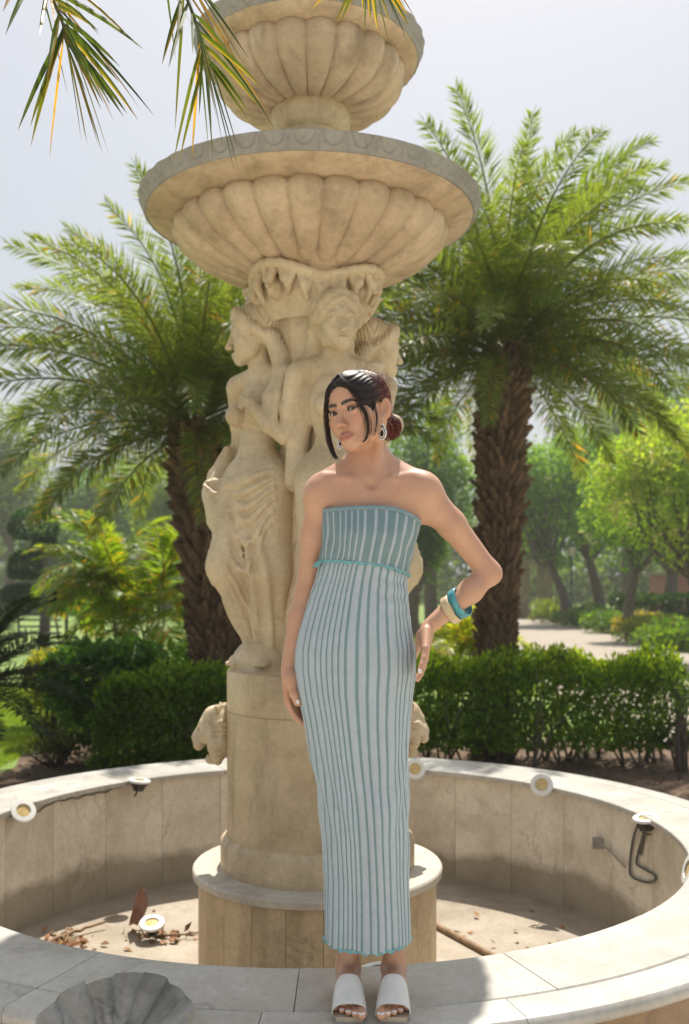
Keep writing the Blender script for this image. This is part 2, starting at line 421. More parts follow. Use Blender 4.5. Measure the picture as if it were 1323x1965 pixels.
# ------------------------------------------------------------------ the ground
def sheet(name, poly, z, mat, kind='structure', sub=0):
    V = [(x, y, z) for x, y in poly]
    me = bpy.data.meshes.new(name); me.from_pydata(V, [], [list(range(len(V)))]); me.update()
    return tag(link_mesh(name, me, mat), kind=kind)
sheet('lawn', [(-160, -60), (160, -60), (160, 320), (-160, 320)], 0.0, M['lawn'])
sheet('bounce_plaza', [(-14, -18), (14, -18), (14, 4.2), (-14, 4.2)], 0.006, M['bounce_paving'])  # unseen pale ground, added to bounce sunlight onto the shaded fronts
bed = [(-3.35, 4.2), (4.6, 4.2), (4.3, 8), (3.8, 10), (3.6, 11.2), (1.0, 11.7), (-1.5, 11.8), (-2.7, 11.5), (-3.15, 10.9), (-3.35, 10.2), (-3.2, 9.6), (-3.5, 8.6)]
sheet('soil_bed', bed, 0.010, M['soil'])
sheet('path', [(3.7, 10.6), (4.9, 4.2), (9.0, 4.2), (8.6, 14), (8.8, 25), (9.6, 40), (10.6, 70), (6.9, 70), (5.4, 40), (3.7, 25), (3.4, 14)], 0.008, M['path'])

# ------------------------------------------------------------------ the basin
CX, CY = -0.12, 4.44
RZ = 0.69
basin = empty('fountain_basin', (CX, CY, 0))
tag(basin, 'round cream marble fountain basin with a broad pale coping, dry inside, surrounding the pedestal', 'basin')
def ring_piece(r0, r1, z0, z1, da, n=5, bev=.004, bull=False, gap=.0012):
    m = MB(); a = np.linspace(-da / 2 + gap / r0, da / 2 - gap / r0, n)
    if bull:
        rr = (z1 - z0) / 2; th = np.linspace(-np.pi / 2, np.pi / 2, 7)
        prof = [(r0, z0)] + [(r1 - rr + rr * math.cos(t), z0 + rr + rr * math.sin(t)) for t in th] + [(r0 + bev, z1), (r0, z1 - bev)]
    else:
        prof = [(r0, z0), (r1, z0), (r1, z1 - bev), (r1 - bev, z1), (r0 + bev, z1), (r0, z1 - bev)]
    prof = np.array(prof)
    G = np.stack([np.stack([r * np.cos(a), r * np.sin(a), np.full_like(a, z)], -1) for r, z in prof])
    m.grid(G, closed_u=True, flip=True)
    for e, fl in ((0, 0), (n - 1, 1)):
        V = G[:, e]; c = V.mean(0); k = len(V)
        T = [(i, (i + 1) % k, k) for i in range(k)]
        if not fl: T = [(b, a_, c_) for a_, b, c_ in T]
        m.raw(np.vstack([V, c]), T=T)
    return m
def ring_of(name, mb, mat, n, off=0.0, parent=basin, jit=.0012, angle=30):
    me = mb.mesh(name); me.materials.append(mat)
    me.set_sharp_from_angle(angle=R(angle)); out = []
    for i in range(n):
        o = link_mesh(name, me, None, parent, (0, 0, random.uniform(-jit, jit) if jit else 0), (0, 0, off + i * 2 * math.pi / n)); out.append(o)
    return out
NP = 28
ring_of('wall_panel', ring_piece(1.612, 1.65, .0, RZ - .026, 2 * math.pi / NP), M['marble_panel'], NP, .06, jit=0)
m = MB(); m.lathe([(1.654, 0), (1.654, RZ - .034), (1.90, RZ - .034), (1.90, RZ - .05)], 96); m.build('wall_core', M['stone_dark'], basin, angle=30)
ring_of('coping_slab', ring_piece(1.578, 1.868, RZ - .026, RZ, 2 * math.pi / 16, 9), M['marble_rim'], 16, .19, jit=.0008)
ring_of('edge_slab', ring_piece(1.8705, 2.005, RZ - .052, RZ - .001, 2 * math.pi / 18, 9, bull=True), M['marble_rim'], 18, -.05, jit=.0008)
# carved outer face below the edge
m = MB(); nA, nZ = 480, 26; a = np.linspace(0, 2 * np.pi, nA, endpoint=False); G = []
for z in np.linspace(0, RZ - .053, nZ):
    t = z / RZ; base = 1.935 + .03 * (t < .14) + .028 * np.clip((t - .86) / .06, 0, 1)
    mid = np.clip((t - .2) / .08, 0, 1) * np.clip((.82 - t) / .08, 0, 1)
    rel = .012 * mid * np.sin(a * 56 + 3 * np.sin(z * 14)) * np.cos(z * 34 + 2 * np.sin(a * 28))
    rr = base + rel; G.append(np.stack([rr * np.cos(a), rr * np.sin(a), np.full_like(a, z)], -1))
m.grid(np.array(G), closed_v=True, flip=True); m.build('outer_wall', M['stone_carved'], basin)
# floor
m = MB(); m.lathe([(0.01, .05), (.8, .05), (1.5, .045), (1.64, .045)], 64)
tag(m.build('basin_floor', M['concrete'], None, (CX, CY, 0)), kind='structure')
# scallop shell spout on the near coping
m = MB(); NF = 9; nphi, nr = 163, 22
phi = np.linspace(R(-22), R(202), nphi); rr = np.linspace(.06, 1, nr); G = []
Gb = []
for r_ in rr:
    s = (phi - phi[0]) / (phi[-1] - phi[0]) * NF; fr = np.abs((s % 1) - .5) * 2        # 0 at flute centre, 1 at ridge
    edge = 1 - .10 * fr ** 2.6 * r_ ** 3
    x = .190 * r_ * edge * np.cos(phi); y = .315 * r_ * edge * np.sin(phi)
    z = .085 - .115 * (1 - r_) - .16 * max(0, .45 - r_) + (.013 * fr ** 3.0) * r_ ** .8 - .004 * r_
    z = z + .006 * np.sin(np.floor(s) * 2.3) * r_
    G.append(np.stack([x, y, z], -1)); Gb.append(np.stack([x * 1.01, y * 1.01, z - .018 - .02 * (1 - r_)], -1))
G = np.array(G); Gb = np.array(Gb)
m.grid(G, flip=True); m.grid(Gb); m.grid(np.stack([G[-1], Gb[-1]]), flip=True)
m.grid(np.stack([G[:, 0], Gb[:, 0]])); m.grid(np.stack([G[:, -1], Gb[:, -1]]), flip=True)
o = m.build('shell_spout', M['shell'], basin, (PX(226, 2.36) - CX, 2.30 - CY, RZ + .002), (0, 0, R(4)), angle=70)
m = MB(); m.lathe([(.02, -.45), (.06, -.40), (.10, -.2), (.085, -.09), (.05, -.085)], 24)
m.build('shell_bracket', M['shell'], basin, (PX(226, 2.36) - CX, 2.27 - CY, RZ - .05))

# ------------------------------------------------------------------ fountain: plinth, pedestal
ft = empty('fountain', (CX, CY, .05))
tag(ft, 'tall two-tiered marble fountain with gadrooned bowls carried by three draped statues', 'fountain')
Zo = .05
def fpart(mb, name, mat, parent=ft, x=0.0, angle=35, rz=0): return mb.build(name, mat, parent, (x, 0, -Zo), (0, 0, rz), angle=angle)
def cyl_panels(r, z0, z1, n, name, mat, off):
    mb = ring_piece(r - .03, r, z0, z1, 2 * math.pi / n, 5, bev=.0015, gap=.0009)
    me = mb.mesh(name); me.materials.append(mat); me.set_sharp_from_angle(angle=R(30))
    for i in range(n): link_mesh(name, me, None, ft, (0, 0, -Zo), (0, 0, off + i * 2 * math.pi / n))
cyl_panels(.530, .05, .510, 22, 'plinth_panel', M['marble_warm'], .07)
m = MB(); m.lathe([(.499, .05), (.499, .512)], 64); fpart(m, 'plinth_core', M['stone_dark'])
m = MB(); m.lathe([(.0, .512), (.545, .512), (.556, .518), (.556, .545), (.550, .553), (0, .553)], 96); fpart(m, 'plinth_top', M['marble_white'])
m = MB(); m.lathe([(.433, .553), (.433, .665), (.428, .675), (.405, .690), (.405, .70)], 96); fpart(m, 'base_moulding', M['marble_warm'])
m = MB(); m.lathe([(.404, .690), (.404, 1.2395), (.400, 1.2405), (.400, 1.243)], 96); fpart(m, 'drum', M['marble_warm'])
m = MB(); m.lathe([(.400, 1.243), (.4045, 1.2445), (.4045, 1.408), (.399, 1.417), (.385, 1.420), (0, 1.420)], 96); fpart(m, 'drum_cap', M['marble_warm'])
# core column between the figures
m = MB(); nA = 96; a = np.linspace(0, 2 * np.pi, nA, endpoint=False); G = []
for z, r in [(1.42, .19), (1.55, .19), (1.8, .17), (2.3, .155), (2.7, .165), (2.95, .19), (3.06, .215), (3.12, .23)]:
    k = 1 - .055 * np.abs(np.sin(a * 6)) ** .6
    G.append(np.stack([r * k * np.cos(a) - .02 * (z - 1.42) / 1.7, r * k * np.sin(a), np.full_like(a, z)], -1))
m.grid(np.array(G), closed_v=True, flip=True); fpart(m, 'core_column', M['marble_statue'], angle=60)

# capital of curling leaves
UPX = -.032
F = Field()
F.cap((0, 0, 3.00), (0, 0, 3.12), .205, .255, 0); F.cap((0, 0, 3.11), (0, 0, 3.16), .27, .24, .03)
def wv(t): return math.cos(4 * (t - R(57)))
for i in range(48):                                    # drooping leaf garland under the band
    th = i / 48 * 2 * math.pi; ca, sa = math.cos(th), math.sin(th); w0 = wv(th); r0 = .283 + .026 * w0; zz = 3.100 + .022 * w0; tw = .09 if i % 2 else -.09
    c2, s2 = math.cos(th + tw), math.sin(th + tw)
    F.chain([(r0 * ca, r0 * sa, zz), ((r0 + .008) * math.cos(th + tw * .5), (r0 + .008) * math.sin(th + tw * .5), zz - .035), ((r0 - .015) * c2, (r0 - .015) * s2, zz - .070 - .012 * (i % 3))], [.019, .020, .009], .004)
for i in range(4):                                     # corner scrolls
    th = R(45 + 90 * i + 12); ca, sa = math.cos(th), math.sin(th)
    for t in np.linspace(0, 8.5, 26):
        rr = .052 - .0052 * t; F.ell(((.275 + rr * math.cos(t)) * ca, (.275 + rr * math.cos(t)) * sa, 3.055 + rr * math.sin(t)), .0125, k=.006)
    F.ell((.262 * ca, .262 * sa, 3.055), (.035, .035, .045), k=.01)
# wavy abacus band
th = np.linspace(0, 2 * np.pi, 49)
for i in range(48):
    def q(t): return ((.30 + .035 * math.cos(4 * (t - R(57)))) * math.cos(t), (.30 + .035 * math.cos(4 * (t - R(57)))) * math.sin(t), 3.125 + .022 * math.cos(4 * (t - R(57))))
    F.cap(q(th[i]), q(th[i + 1]), .020, .020, .01)
V, Q = F.surf_mesh(axis((-.38, .38, .0045)), axis((-.38, .38, .0045)), axis((2.94, 3.20, .0045)))
link_mesh('capital', np_mesh('capital', relax(V, Q, 1), Q), M['marble_statue'], ft, (UPX * .8, 0, -Zo))

def gadroon(prof, n, A, t0=.72, nA_per=18, bottom_t=.05):
    """prof: list (r,z) from the foot out to the top of the lobes"""
    P = bez([(r, 0, z) for r, z in prof], 46); nA = n * nA_per
    a = np.linspace(0, 2 * np.pi, nA, endpoint=False); s = ((a * n / (2 * np.pi)) % 1) * 2 - 1; G = []
    d = np.gradient(P, axis=0); nn = np.stack([d[:, 2], -d[:, 0]], -1); nn /= np.linalg.norm(nn, axis=1)[:, None]
    for i, (r, _, z) in enumerate(P):
        t = i / (len(P) - 1)
        q2 = s ** 2 + (max(0, t - t0) / (1 - t0)) ** 2
        b = A * np.sqrt(np.clip(1 - np.minimum(q2, 1) * .985, 0, 1)) * min(1, .25 + r / prof[-1][0]) * min(1, t / bottom_t + .3)
        rr = r + b * nn[i, 0]; zz = z + b * nn[i, 1]
        G.append(np.stack([rr * np.cos(a), rr * np.sin(a), zz + 0 * a], -1))
    m = MB(); m.grid(np.array(G), closed_v=True, flip=True); return m
def eggband(r, z0, z1, n, A):
    nA = n * 22; a = np.linspace(0, 2 * np.pi, nA, endpoint=False); s = ((a * n / (2 * np.pi)) % 1) * 2 - 1; G = []
    G.append(np.stack([(r - .03) * np.cos(a), (r - .03) * np.sin(a), np.full_like(a, z0)], -1))
    for h in np.linspace(1, 0, 14):       # h 1 at the bottom edge
        q = np.sqrt((s / .93) ** 2 + (h / .92) ** 2)
        b = np.where(q < .70, A * (.3 + .9 * np.sqrt(np.clip(1 - (q / .70) ** 2, 0, 1))), np.where(q < .80, -A * .6, np.where(q < .97, A * .75, 0)))
        dart = np.clip(1 - np.abs(np.abs(s) - 1) / .10, 0, 1) * (h > .25) * A * .9
        rr = r + .022 * (1 - h) + np.maximum(b, dart * (q > .97))
        G.append(np.stack([rr * np.cos(a), rr * np.sin(a), np.full_like(a, z0 + (z1 - z0) * (1 - h))], -1))
    m = MB(); m.grid(np.array(G), closed_v=True, flip=True); return m
def bowl(z, sc, x, n_l, n_e, lobes, under, rim, label):
    b = gadroon(lobes, n_l, .030 * sc); o = b.build('lobed_bowl', M['marble_bowl'], ft, (x, 0, -Zo + z)); o['label'] = label
    u = MB(); u.lathe(under, 128); u.build('bowl_underside', M['marble_bowl'], ft, (x, 0, -Zo + z), angle=50)
    e = eggband(rim[0], rim[1], rim[2], n_e, .0062 * sc); e.build('rim_band', M['marble_grey'], ft, (x, 0, -Zo + z), angle=60)
    t = MB(); r = rim[0] + .022
    t.lathe([(r, rim[2]), (r - .004, rim[2] + .006), (r - .04, rim[2] + .006), (r - .08, rim[2] - .03), (r * .5, rim[2] - .16), (.02, rim[2] - .18)], 96); t.build('bowl_inside', M['marble_grey'], ft, (x, 0, -Zo + z), angle=50)
bowl(3.10, 1.0, UPX, 26, 42, [(.25, .060), (.37, .108), (.48, .160), (.550, .208), (.582, .250), (.576, .278), (.558, .300)],
     [(.22, .02), (.28, .05), (.553, .283), (.590, .290), (.66, .306), (.715, .322), (.727, .330), (.725, .34)], (.731, .326, .390), 'lower bowl, the wider of the two')
# stem between the bowls
m = MB(); m.lathe([(.30, 3.34), (.26, 3.40), (.19, 3.48), (.146, 3.53), (.142, 3.80), (.146, 3.81)], 64); fpart(m, 'stem', M['marble_warm'], x=UPX)
m = MB(); nA = 160; a = np.linspace(0, 2 * np.pi, nA, endpoint=False); G = []
for t in np.linspace(0, 1, 16):
    z = 3.80 + .135 * t; r = .145 + .036 * math.sin(math.pi * min(1, t * 1.02)) ** .5
    G.append(np.stack([r * (1 - .045 * (np.abs((a * 8 / (2 * np.pi)) % 1 - .5) * 2) ** 4) * np.cos(a), r * (1 - .045 * (np.abs((a * 8 / (2 * np.pi)) % 1 - .5) * 2) ** 4) * np.sin(a), np.full_like(a, z)], -1))
m.grid(np.array(G), closed_v=True, flip=True); fpart(m, 'knop', M['marble_warm'], x=UPX)
bowl(3.915, .9, UPX - .006, 20, 30, [(.145, .0), (.24, .018), (.325, .050), (.380, .095), (.400, .145), (.400, .175), (.388, .20)],
     [(.12, -.01), (.2, .02), (.384, .188), (.42, .196), (.46, .208), (.482, .218), (.485, .226)], (.488, .222, .285), 'upper bowl, the smaller one at the top')

# lion masks
def lion():
    F = Field()
    F.ell((0, -.02, -.005), (.098, .045, .125), k=.02); F.ell((0, -.068, .015), (.066, .06, .085), k=.03)
    F.cap((0, -.075, .06), (0, -.142, -.035), .045, .036, .03)
    for s in (-1, 1):
        F.ell((s * .03, -.118, .028), (.021, .018, .017), k=.02); F.ell((s * .05, -.105, -.022), (.030, .030, .034), k=.02)
        F.ell((s * .020, -.142, -.066), (.025, .026, .027), k=.014); F.ell((s * .060, -.05, .098), (.020, .014, .026), k=.01)
        F.ell((s * .031, -.134, .004), (.010, .012, .008), k=.01, op='s')
        F.chain([(s * .06, -.07, .0), (s * .066, -.055, -.07), (s * .055, -.045, -.13)], [.030, .032, .020], .018)
    F.ell((0, -.166, -.038), (.020, .012, .013), k=.012); F.ell((0, -.105, -.108), (.026, .030, .035), k=.012, op='s')
    F.cap((0, -.09, -.135), (0, -.06, -.13), .024, .03, .015)
    def fur(P):
        th = np.arctan2(P[:, 0], P[:, 2] + .02); wgt = np.clip((P[:, 1] + .085) / .05, 0, 1)
        return .0055 * wgt * np.sin(th * 17 + 40 * np.hypot(P[:, 0], P[:, 2]) + 3 * np.sin(th * 5))
    F.disp(fur, (0, -.05, 0), .2)
    V, Q = F.surf_mesh(axis((-.13, .13, .0035)), axis((-.20, .05, .0035)), axis((-.18, .16, .0035)))
    return np_mesh('lion_head', relax(V, Q, 1), Q)
lion_me = lion()
for a, lab in ((-93, 'lion head jutting out from the left side of the drum'), (115, 'lion head on the right side of the drum, mostly behind the woman')):
    o = link_mesh('lion_head', lion_me, M['marble_statue'], ft, (.400 * math.sin(R(a)), -.400 * math.cos(R(a)) - .02, 1.145 - Zo), (0, 0, R(a))); o['label'] = lab; o.scale = (.95, .93, .98)

# ------------------------------------------------------------------ heads (used for the statues and for the person)
def head_prims(F, fine=True):
    F.ell((0, .014, .034), (.0715, .090, .070), k=.02)                      # cranium
    F.ell((0, -.022, -.008), (.0575, .066, .076), k=.03)                     # face mass
    F.ell((0, -.034, .045), (.057, .050, .052), k=.025)                      # forehead
    for s in (-1, 1):
        F.chain([(s * .052, .000, -.038), (s * .041, -.020, -.068), (s * .011, -.067, -.092)], [.017, .0145, .0125], .022)
        F.ell((s * .043, -.052, -.022), (.022, .022, .018), k=.025)          # cheekbone
        F.ell((s * .024, -.054, -.046), (.025, .024, .027), k=.025)
        F.ell((s * .031, -.0945, .001), (.0175, .013, .0105), k=.016, op='s')  # eye hollow
    F.ell((0, -.073, -.090), (.016, .016, .014), k=.02)                      # chin
    F.ell((0, -.066, -.070), (.027, .024, .024), k=.02)                      # muzzle of the mouth
    F.cap((-.034, -.076, .019), (.034, -.076, .019), .0095, k=.016, flat=((0, 0, 1), .7))
    F.cap((0, -.082, .014), (0, -.110, -.034), .0055, .0070, k=.011)         # nose bridge
    F.ell((0, -.1115, -.0375), (.0078, .0085, .0072), k=.008)
    for s in (-1, 1):
        F.ell((s * .0095, -.0985, -.0405), (.0060, .0090, .0060), k=.006)
        F.ell((s * .0052, -.1055, -.0472), (.0026, .0050, .0026), k=.003, op='s')
    # eyelids
    for s in (-1, 1):
        F.ell((s * .031, -.0735, .000), (.0148, .0135, .0125), k=.006)
        F.ell((s * .0312, -.086, -.0006), (.0134, .0135, .0054), rot=(0, s * -5, 0), k=.002, op='s')
        F.chain([(s * .0175, -.0815, .0035), (s * .025, -.0868, .0078), (s * .034, -.0862, .0080), (s * .0445, -.0785, .0030)], [.0016, .0024, .0024, .0016], .004)
    # lips
    for s in (-1, 1):
        F.chain([(s * .0220, -.0835, -.0682), (s * .012, -.0900, -.0660), (s * .0045, -.0938, -.0637), (0, -.0932, -.0647)], [.0022, .0042, .0046, .0044], .005)
        F.chain([(s * .0205, -.0835, -.0700), (s * .011, -.0905, -.0750), (0, -.0925, -.0760)], [.0022, .0046, .0050], .005)
        F.chain([(s * .0230, -.0870, -.0686), (s * .011, -.0965, -.0701), (0, -.0985, -.0697)], [.0011, .0012, .0013], .0015, op='s')
    F.ell((0, -.0965, -.0570), (.0030, .004, .006), k=.006, op='s')
def ear_prims(F):
    for s in (-1, 1):
        F.ell((s * .0760, .016, -.009), (.0060, .0190, .0300), rot=(-12, 0, s * -32), k=.006)
        F.ell((s * .0790, .009, -.003), (.0062, .0110, .0180), rot=(-12, 0, s * -32), k=.004, op='s')
        F.ell((s * .0765, .004, -.011), (.0040, .0045, .0065), k=.004, op='s')
        F.ell((s * .0715, .004, -.0340), (.0050, .0070, .0085), k=.006)

# ------------------------------------------------------------------ the statues that carry the bowl
def statue(head_yaw, head_pitch, seed, cloth=True):
    rs = np.random.default_rng(seed); F = Field()
    F.ell((0, .0, .86), (.136, .098, .13), k=.05); F.ell((0, -.012, .97), (.096, .075, .12), k=.05)
    F.ell((0, .01, 1.17), (.116, .084, .160), k=.05)
    for s in (-1, 1):
        F.ell((s * .060, -.080, 1.155), (.052, .050, .052), k=.025)
        F.cap((s * .02, .03, 1.36), (s * .145, .02, 1.320), .042, .047, .04)
    F.ell((0, -.055, .88), (.075, .055, .07), k=.06); F.ell((0, -.112, .905), (.007, .012, .009), k=.008, op='s')
    F.cap((0, -.094, .93), (0, -.105, 1.08), .004, k=.02, op='s')
    F.cap((0, .02, 1.34), (.0, .0, 1.46), .052, .048, .035)
    # her left arm folded across the chest
    F.chain([(.178, .02, 1.30), (.205, -.015, 1.17), (.200, -.045, 1.045)], [.050, .044, .040], .02)
    F.chain([(.200, -.045, 1.045), (.155, -.100, 1.09), (.085, -.122, 1.165)], [.042, .038, .028], .015)
    F.ell((.065, -.128, 1.19), (.034, .018, .030), rot=(0, 30, 0), k=.012)
    for j in range(4): F.chain([(.060 - .013 * j, -.134, 1.205 - .010 * j), (.030 - .008 * j, -.132, 1.225 - .013 * j), (.008 - .004 * j, -.124, 1.228 - .014 * j)], [.0095, .0085, .007], .004)
    # shawl over her left shoulder and down the arm
    for j in range(4): F.chain([(.10 + .02 * j, .06, 1.385 - .01 * j), (.155 + .012 * j, -.03, 1.34), (.125 + .022 * j, -.085, 1.22), (.13 + .018 * j, -.10, 1.12)], [.018, .020, .019, .016], .014)
    F.chain([(.0, .08, 1.40), (.10, .09, 1.36), (.14, .10, 1.2), (.12, .11, .9)], [.04, .045, .05, .055], .03)
    # her right arm down to the gathered cloth
    F.chain([(-.165, .03, 1.30), (-.185, .07, 1.16), (-.192, .08, 1.05)], [.048, .044, .040], .03)
    F.chain([(-.12, .07, 1.30), (-.14, .09, 1.1), (-.15, .10, .85)], [.045, .05, .055], .03); F.chain([(.11, .08, 1.30), (.12, .10, 1.1), (.12, .10, .85)], [.045, .05, .055], .03)
    if cloth: F.chain([(-.192, .08, 1.05), (-.215, .01, .95), (-.222, -.06, .87)], [.038, .034, .026], .015)
    if cloth: F.ell((-.215, -.095, .845), (.022, .036, .030), k=.012)
    for j in range(4 if cloth else 0): F.chain([(-.225 + .012 * j, -.118, .850 - .010 * j), (-.205 + .010 * j, -.140, .838 - .010 * j), (-.180 + .008 * j, -.132, .825 - .008 * j)], [.009, .0085, .007], .004)
    for j in range(7 if cloth else 0):
        t = j / 6; F.chain([(-.20, -.08, .85), (-.265 + .10 * t, -.06 - .05 * t, .79 - .01 * j), (-.235 + .13 * t, -.07 - .05 * t, .68 - .02 * (j % 3)), (-.16 + .07 * t, -.09, .62 + .015 * j)], [.022, .020, .017, .012], .012)
    if cloth: F.chain([(-.20, -.0, 1.02), (-.265, -.01, .90), (-.275, -.03, .82), (-.22, -.05, .76)], [.018, .032, .036, .03], .03)
    # legs under the skirt, left knee of the viewer's side pushed forward
    F.chain([(-.065, -.01, .84), (-.085, -.115, .47), (-.050, .030, .10)], [.118, .080, .050], .05)
    F.chain([(.070, .0, .84), (.075, -.01, .45), (.055, .045, .06)], [.118, .090, .058], .07)
    F.chain([(0, .05, .85), (0, .06, .4), (.02, .08, .03)], [.105, .095, .066], .07)
    base = list(F.ops)
    def front(x, z):
        ys = np.linspace(-.34, .12, 93); f = F.ev(np.stack([np.full_like(ys, x), ys, np.full_like(ys, z)], -1), base)
        i = np.argmax(f < 0); return ys[i] if f[i] < 0 else .0
    K = (-.085, .835)
    for sag, xe, ze in ((.015, .150, .90), (.045, .155, .865), (.085, .16, .82), (.13, .16, .78), (.20, .15, .72), (.30, .14, .66)):
        pts = []
        for t in np.linspace(0, 1, 11):
            x = K[0] + (xe - K[0]) * t; z = K[1] + (ze - K[1]) * t - sag * math.sin(math.pi * t ** .85) - .01
            pts.append((x, front(x, z) + .002, z))
        F.chain(pts, [.011 + .009 * math.sin(math.pi * t) for t in np.linspace(0, 1, 11)], .010)
        F.chain([(a_, b_ - .012, c_ - .024 - .006 * math.sin(math.pi * i_ / 10)) for i_, (a_, b_, c_) in enumerate(pts)], [.0085] * 11, .007, op='s')
    for x0, x1, z1 in ((-.09, -.15, .50), (-.085, -.11, .40), (-.075, -.055, .30), (-.07, -.02, .2), (-.06, .02, .12), (-.02, .075, .08)):
        pts = []
        for t in np.linspace(0, 1, 9):
            x = x0 + (x1 - x0) * t ** 1.3; z = .80 + (z1 - .80) * t; pts.append((x, front(x, z) + .003, z))
        F.chain(pts, [.013] * 5 + [.012, .011, .010, .008], .010)
    F.chain([(-.125, -.10, .83), (-.05, -.135, .842), (.06, -.125, .872), (.14, -.05, .91)], [.018, .020, .018, .016], .014)
    def folds(P):
        th = np.arctan2(P[:, 0], -P[:, 1]); wgt = np.clip((.80 - P[:, 2]) / .25, 0, 1) * np.clip((P[:, 2] - .02) / .06, 0, 1)
        return .0085 * wgt * np.sin(th * 9 + 5 * P[:, 2] + 1.6 * np.sin(th * 3 + P[:, 2] * 9))
    F.disp(folds, (0, 0, .45), .62)
    # feet and the rocky ground they stand on
    for x, y, a in ((-.050, -.005, -8), (.055, .02, 14)):
        d = np.array([math.sin(R(a)), -math.cos(R(a)), 0]); n = np.array([d[1], -d[0], 0]); c = np.array([x, y, 0])
        F.chain([c - d * .05 + [0, 0, .085], c + d * .04 + [0, 0, .055], c + d * .085 + [0, 0, .040]], [.038, .034, .028], .02)
        for j in range(5):
            q = c + d * (.100 - .010 * abs(j - 1)) + n * (-.034 + .0165 * j); F.cap(q + [0, 0, .036], q + d * .035 + [0, 0, .028], .0125, .0095, .004)
    F.cap((0, .02, .0), (0, .02, .014), .150, .135, .01)
    # head with waved hair
    Rh = rotm('Z', head_yaw) @ rotm('X', head_pitch); t = np.array([0, -.018, 1.525])
    F.frame(Rh, t, 1.20); head_prims(F); F.cap((0, -.080, .014), (0, -.1045, -.033), .0072, .0088, k=.014)
    for s in (-1, 1): F.ell((s * .031, -.0765, .0), (.0125, .0115, .0085), k=.002)
    F.ell((0, .030, .055), (.082, .092, .070), k=.012); F.ell((0, .10, -.01), (.045, .04, .05), k=.03)
    for s in (-1, 1):
        F.chain([(s * .004, -.058, .098), (s * .040, -.060, .080), (s * .066, -.036, .045), (s * .076, -.005, .010), (s * .066, .045, -.02)], [.016, .020, .021, .020, .02], .012)
        F.chain([(s * .004, -.074, .080), (s * .034, -.074, .062), (s * .060, -.052, .030), (s * .070, -.022, -.006)], [.010, .013, .013, .012], .006)
        F.chain([(s * .055, .06, -.03), (s * .058, .085, -.10), (s * .07, .085, -.17), (s * .08, .07, -.22)], [.034, .034, .032, .025], .02)
    def hair(P):
        q = (P - t) @ Rh / 1.20; wgt = np.clip((q[:, 1] * .9 + q[:, 2] - .0) / .05 + .1, 0, 1) * (q[:, 2] > -.26) * (np.abs(q[:, 0]) < .12)
        wgt = wgt * np.clip((q[:, 1] + .09) / .02, 0, 1) * np.clip((.17 - np.abs(q[:, 1])) / .03, 0, 1)
        return .0042 * wgt * np.sin(120 * (q[:, 2] + .55 * np.abs(q[:, 0]) + .12 * np.sin(38 * q[:, 1])) + 22 * q[:, 1])
    F.disp(hair, (0, .02, .02), .3)
    F.frame()
    V, Q = F.surf_mesh(axis((-.36, .34, .0040)), axis((-.28, .26, .0040)), axis((-.01, 1.36, .0048), (1.36, 1.72, .0032)))
    return np_mesh('statue', relax(V, Q, 1, .4), Q)
for (x, y, rz, hy, hp, lab, seed) in ((-.262, -.03, -38, -52, 6, 'statue on the left, turned in profile with a folded arm', 1),
                               (.080, -.225, 14, 4, 4, 'statue facing forward right behind the woman', 2),
                               (.250, .215, 122, -14, 4, 'statue at the back right, mostly hidden', 3)):
    o = link_mesh('statue', statue(hy, hp, seed, seed == 1), M['marble_statue'], ft, (x, y, 1.420 - Zo), (0, 0, R(rz))); o['label'] = lab; o.scale = (.985, .985, .972)
print('fountain', time.time() - T0)
# ------------------------------------------------------------------ the person on the coping
OX, OY, OZ = .065, 2.66, RZ + .0005
person = empty('person', (OX, OY, OZ))
tag(person, 'woman in a strapless striped blue knit dress on the coping, one hand on hip', 'person')
g = NG('skin'); at = g.n('ShaderNodeAttribute'); at.attribute_name = 'Col'
v = g.ramp(g.noise(14, 5, .6), [(.3, (.90, .87, .85)), (.7, (1.07, 1.06, 1.05))])
g.col(g.mix(1.0, at.outputs['Color'], v, 'MULTIPLY')); g.l(g.ramp(g.noise(55, 4, .7), [(.3, (.28, .28, .28)), (.7, (.52, .52, .52))]), g.p.inputs['Roughness']); g.p.inputs['Specular IOR Level'].default_value = .55
g.p.inputs['Subsurface Weight'].default_value = .12; g.p.inputs['Subsurface Radius'].default_value = (1, .35, .2); g.p.inputs['Subsurface Scale'].default_value = .008
g.bump(g.math('ADD', g.noise(620, 3), g.noise(160, 4)), .16, .0008); M['skin'] = g.m
HR = rotm('Y', -10.5) @ rotm('Z', -35) @ rotm('X', 1)
# rotation about Y by a negative angle tips the crown to the viewer's left
HC = np.array([-.026, -.012, 1.569]); HS = .965
def hl(p): return HR @ (np.asarray(p, float) * HS) + HC
# silhouette of the dress from hem to top: z, centre x, half width, half depth
DPROF = [(.130, -.003, .116, .092), (.22, -.004, .115, .092), (.32, -.006, .114, .092), (.44, -.010, .117, .094), (.56, -.017, .124, .097), (.66, -.026, .133, .102), (.75, -.032, .143, .108),
        (.82, -.036, .154, .111), (.88, -.036, .162, .113), (.93, -.036, .161, .112), (.98, -.035, .152, .107), (1.03, -.031, .141, .100), (1.08, -.026, .130, .093), (1.12, -.020, .122, .089),
        (1.16, -.012, .119, .090), (1.20, -.004, .121, .098), (1.24, .003, .126, .104), (1.28, .006, .131, .098), (1.33, .006, .134, .088)]
F = Field()
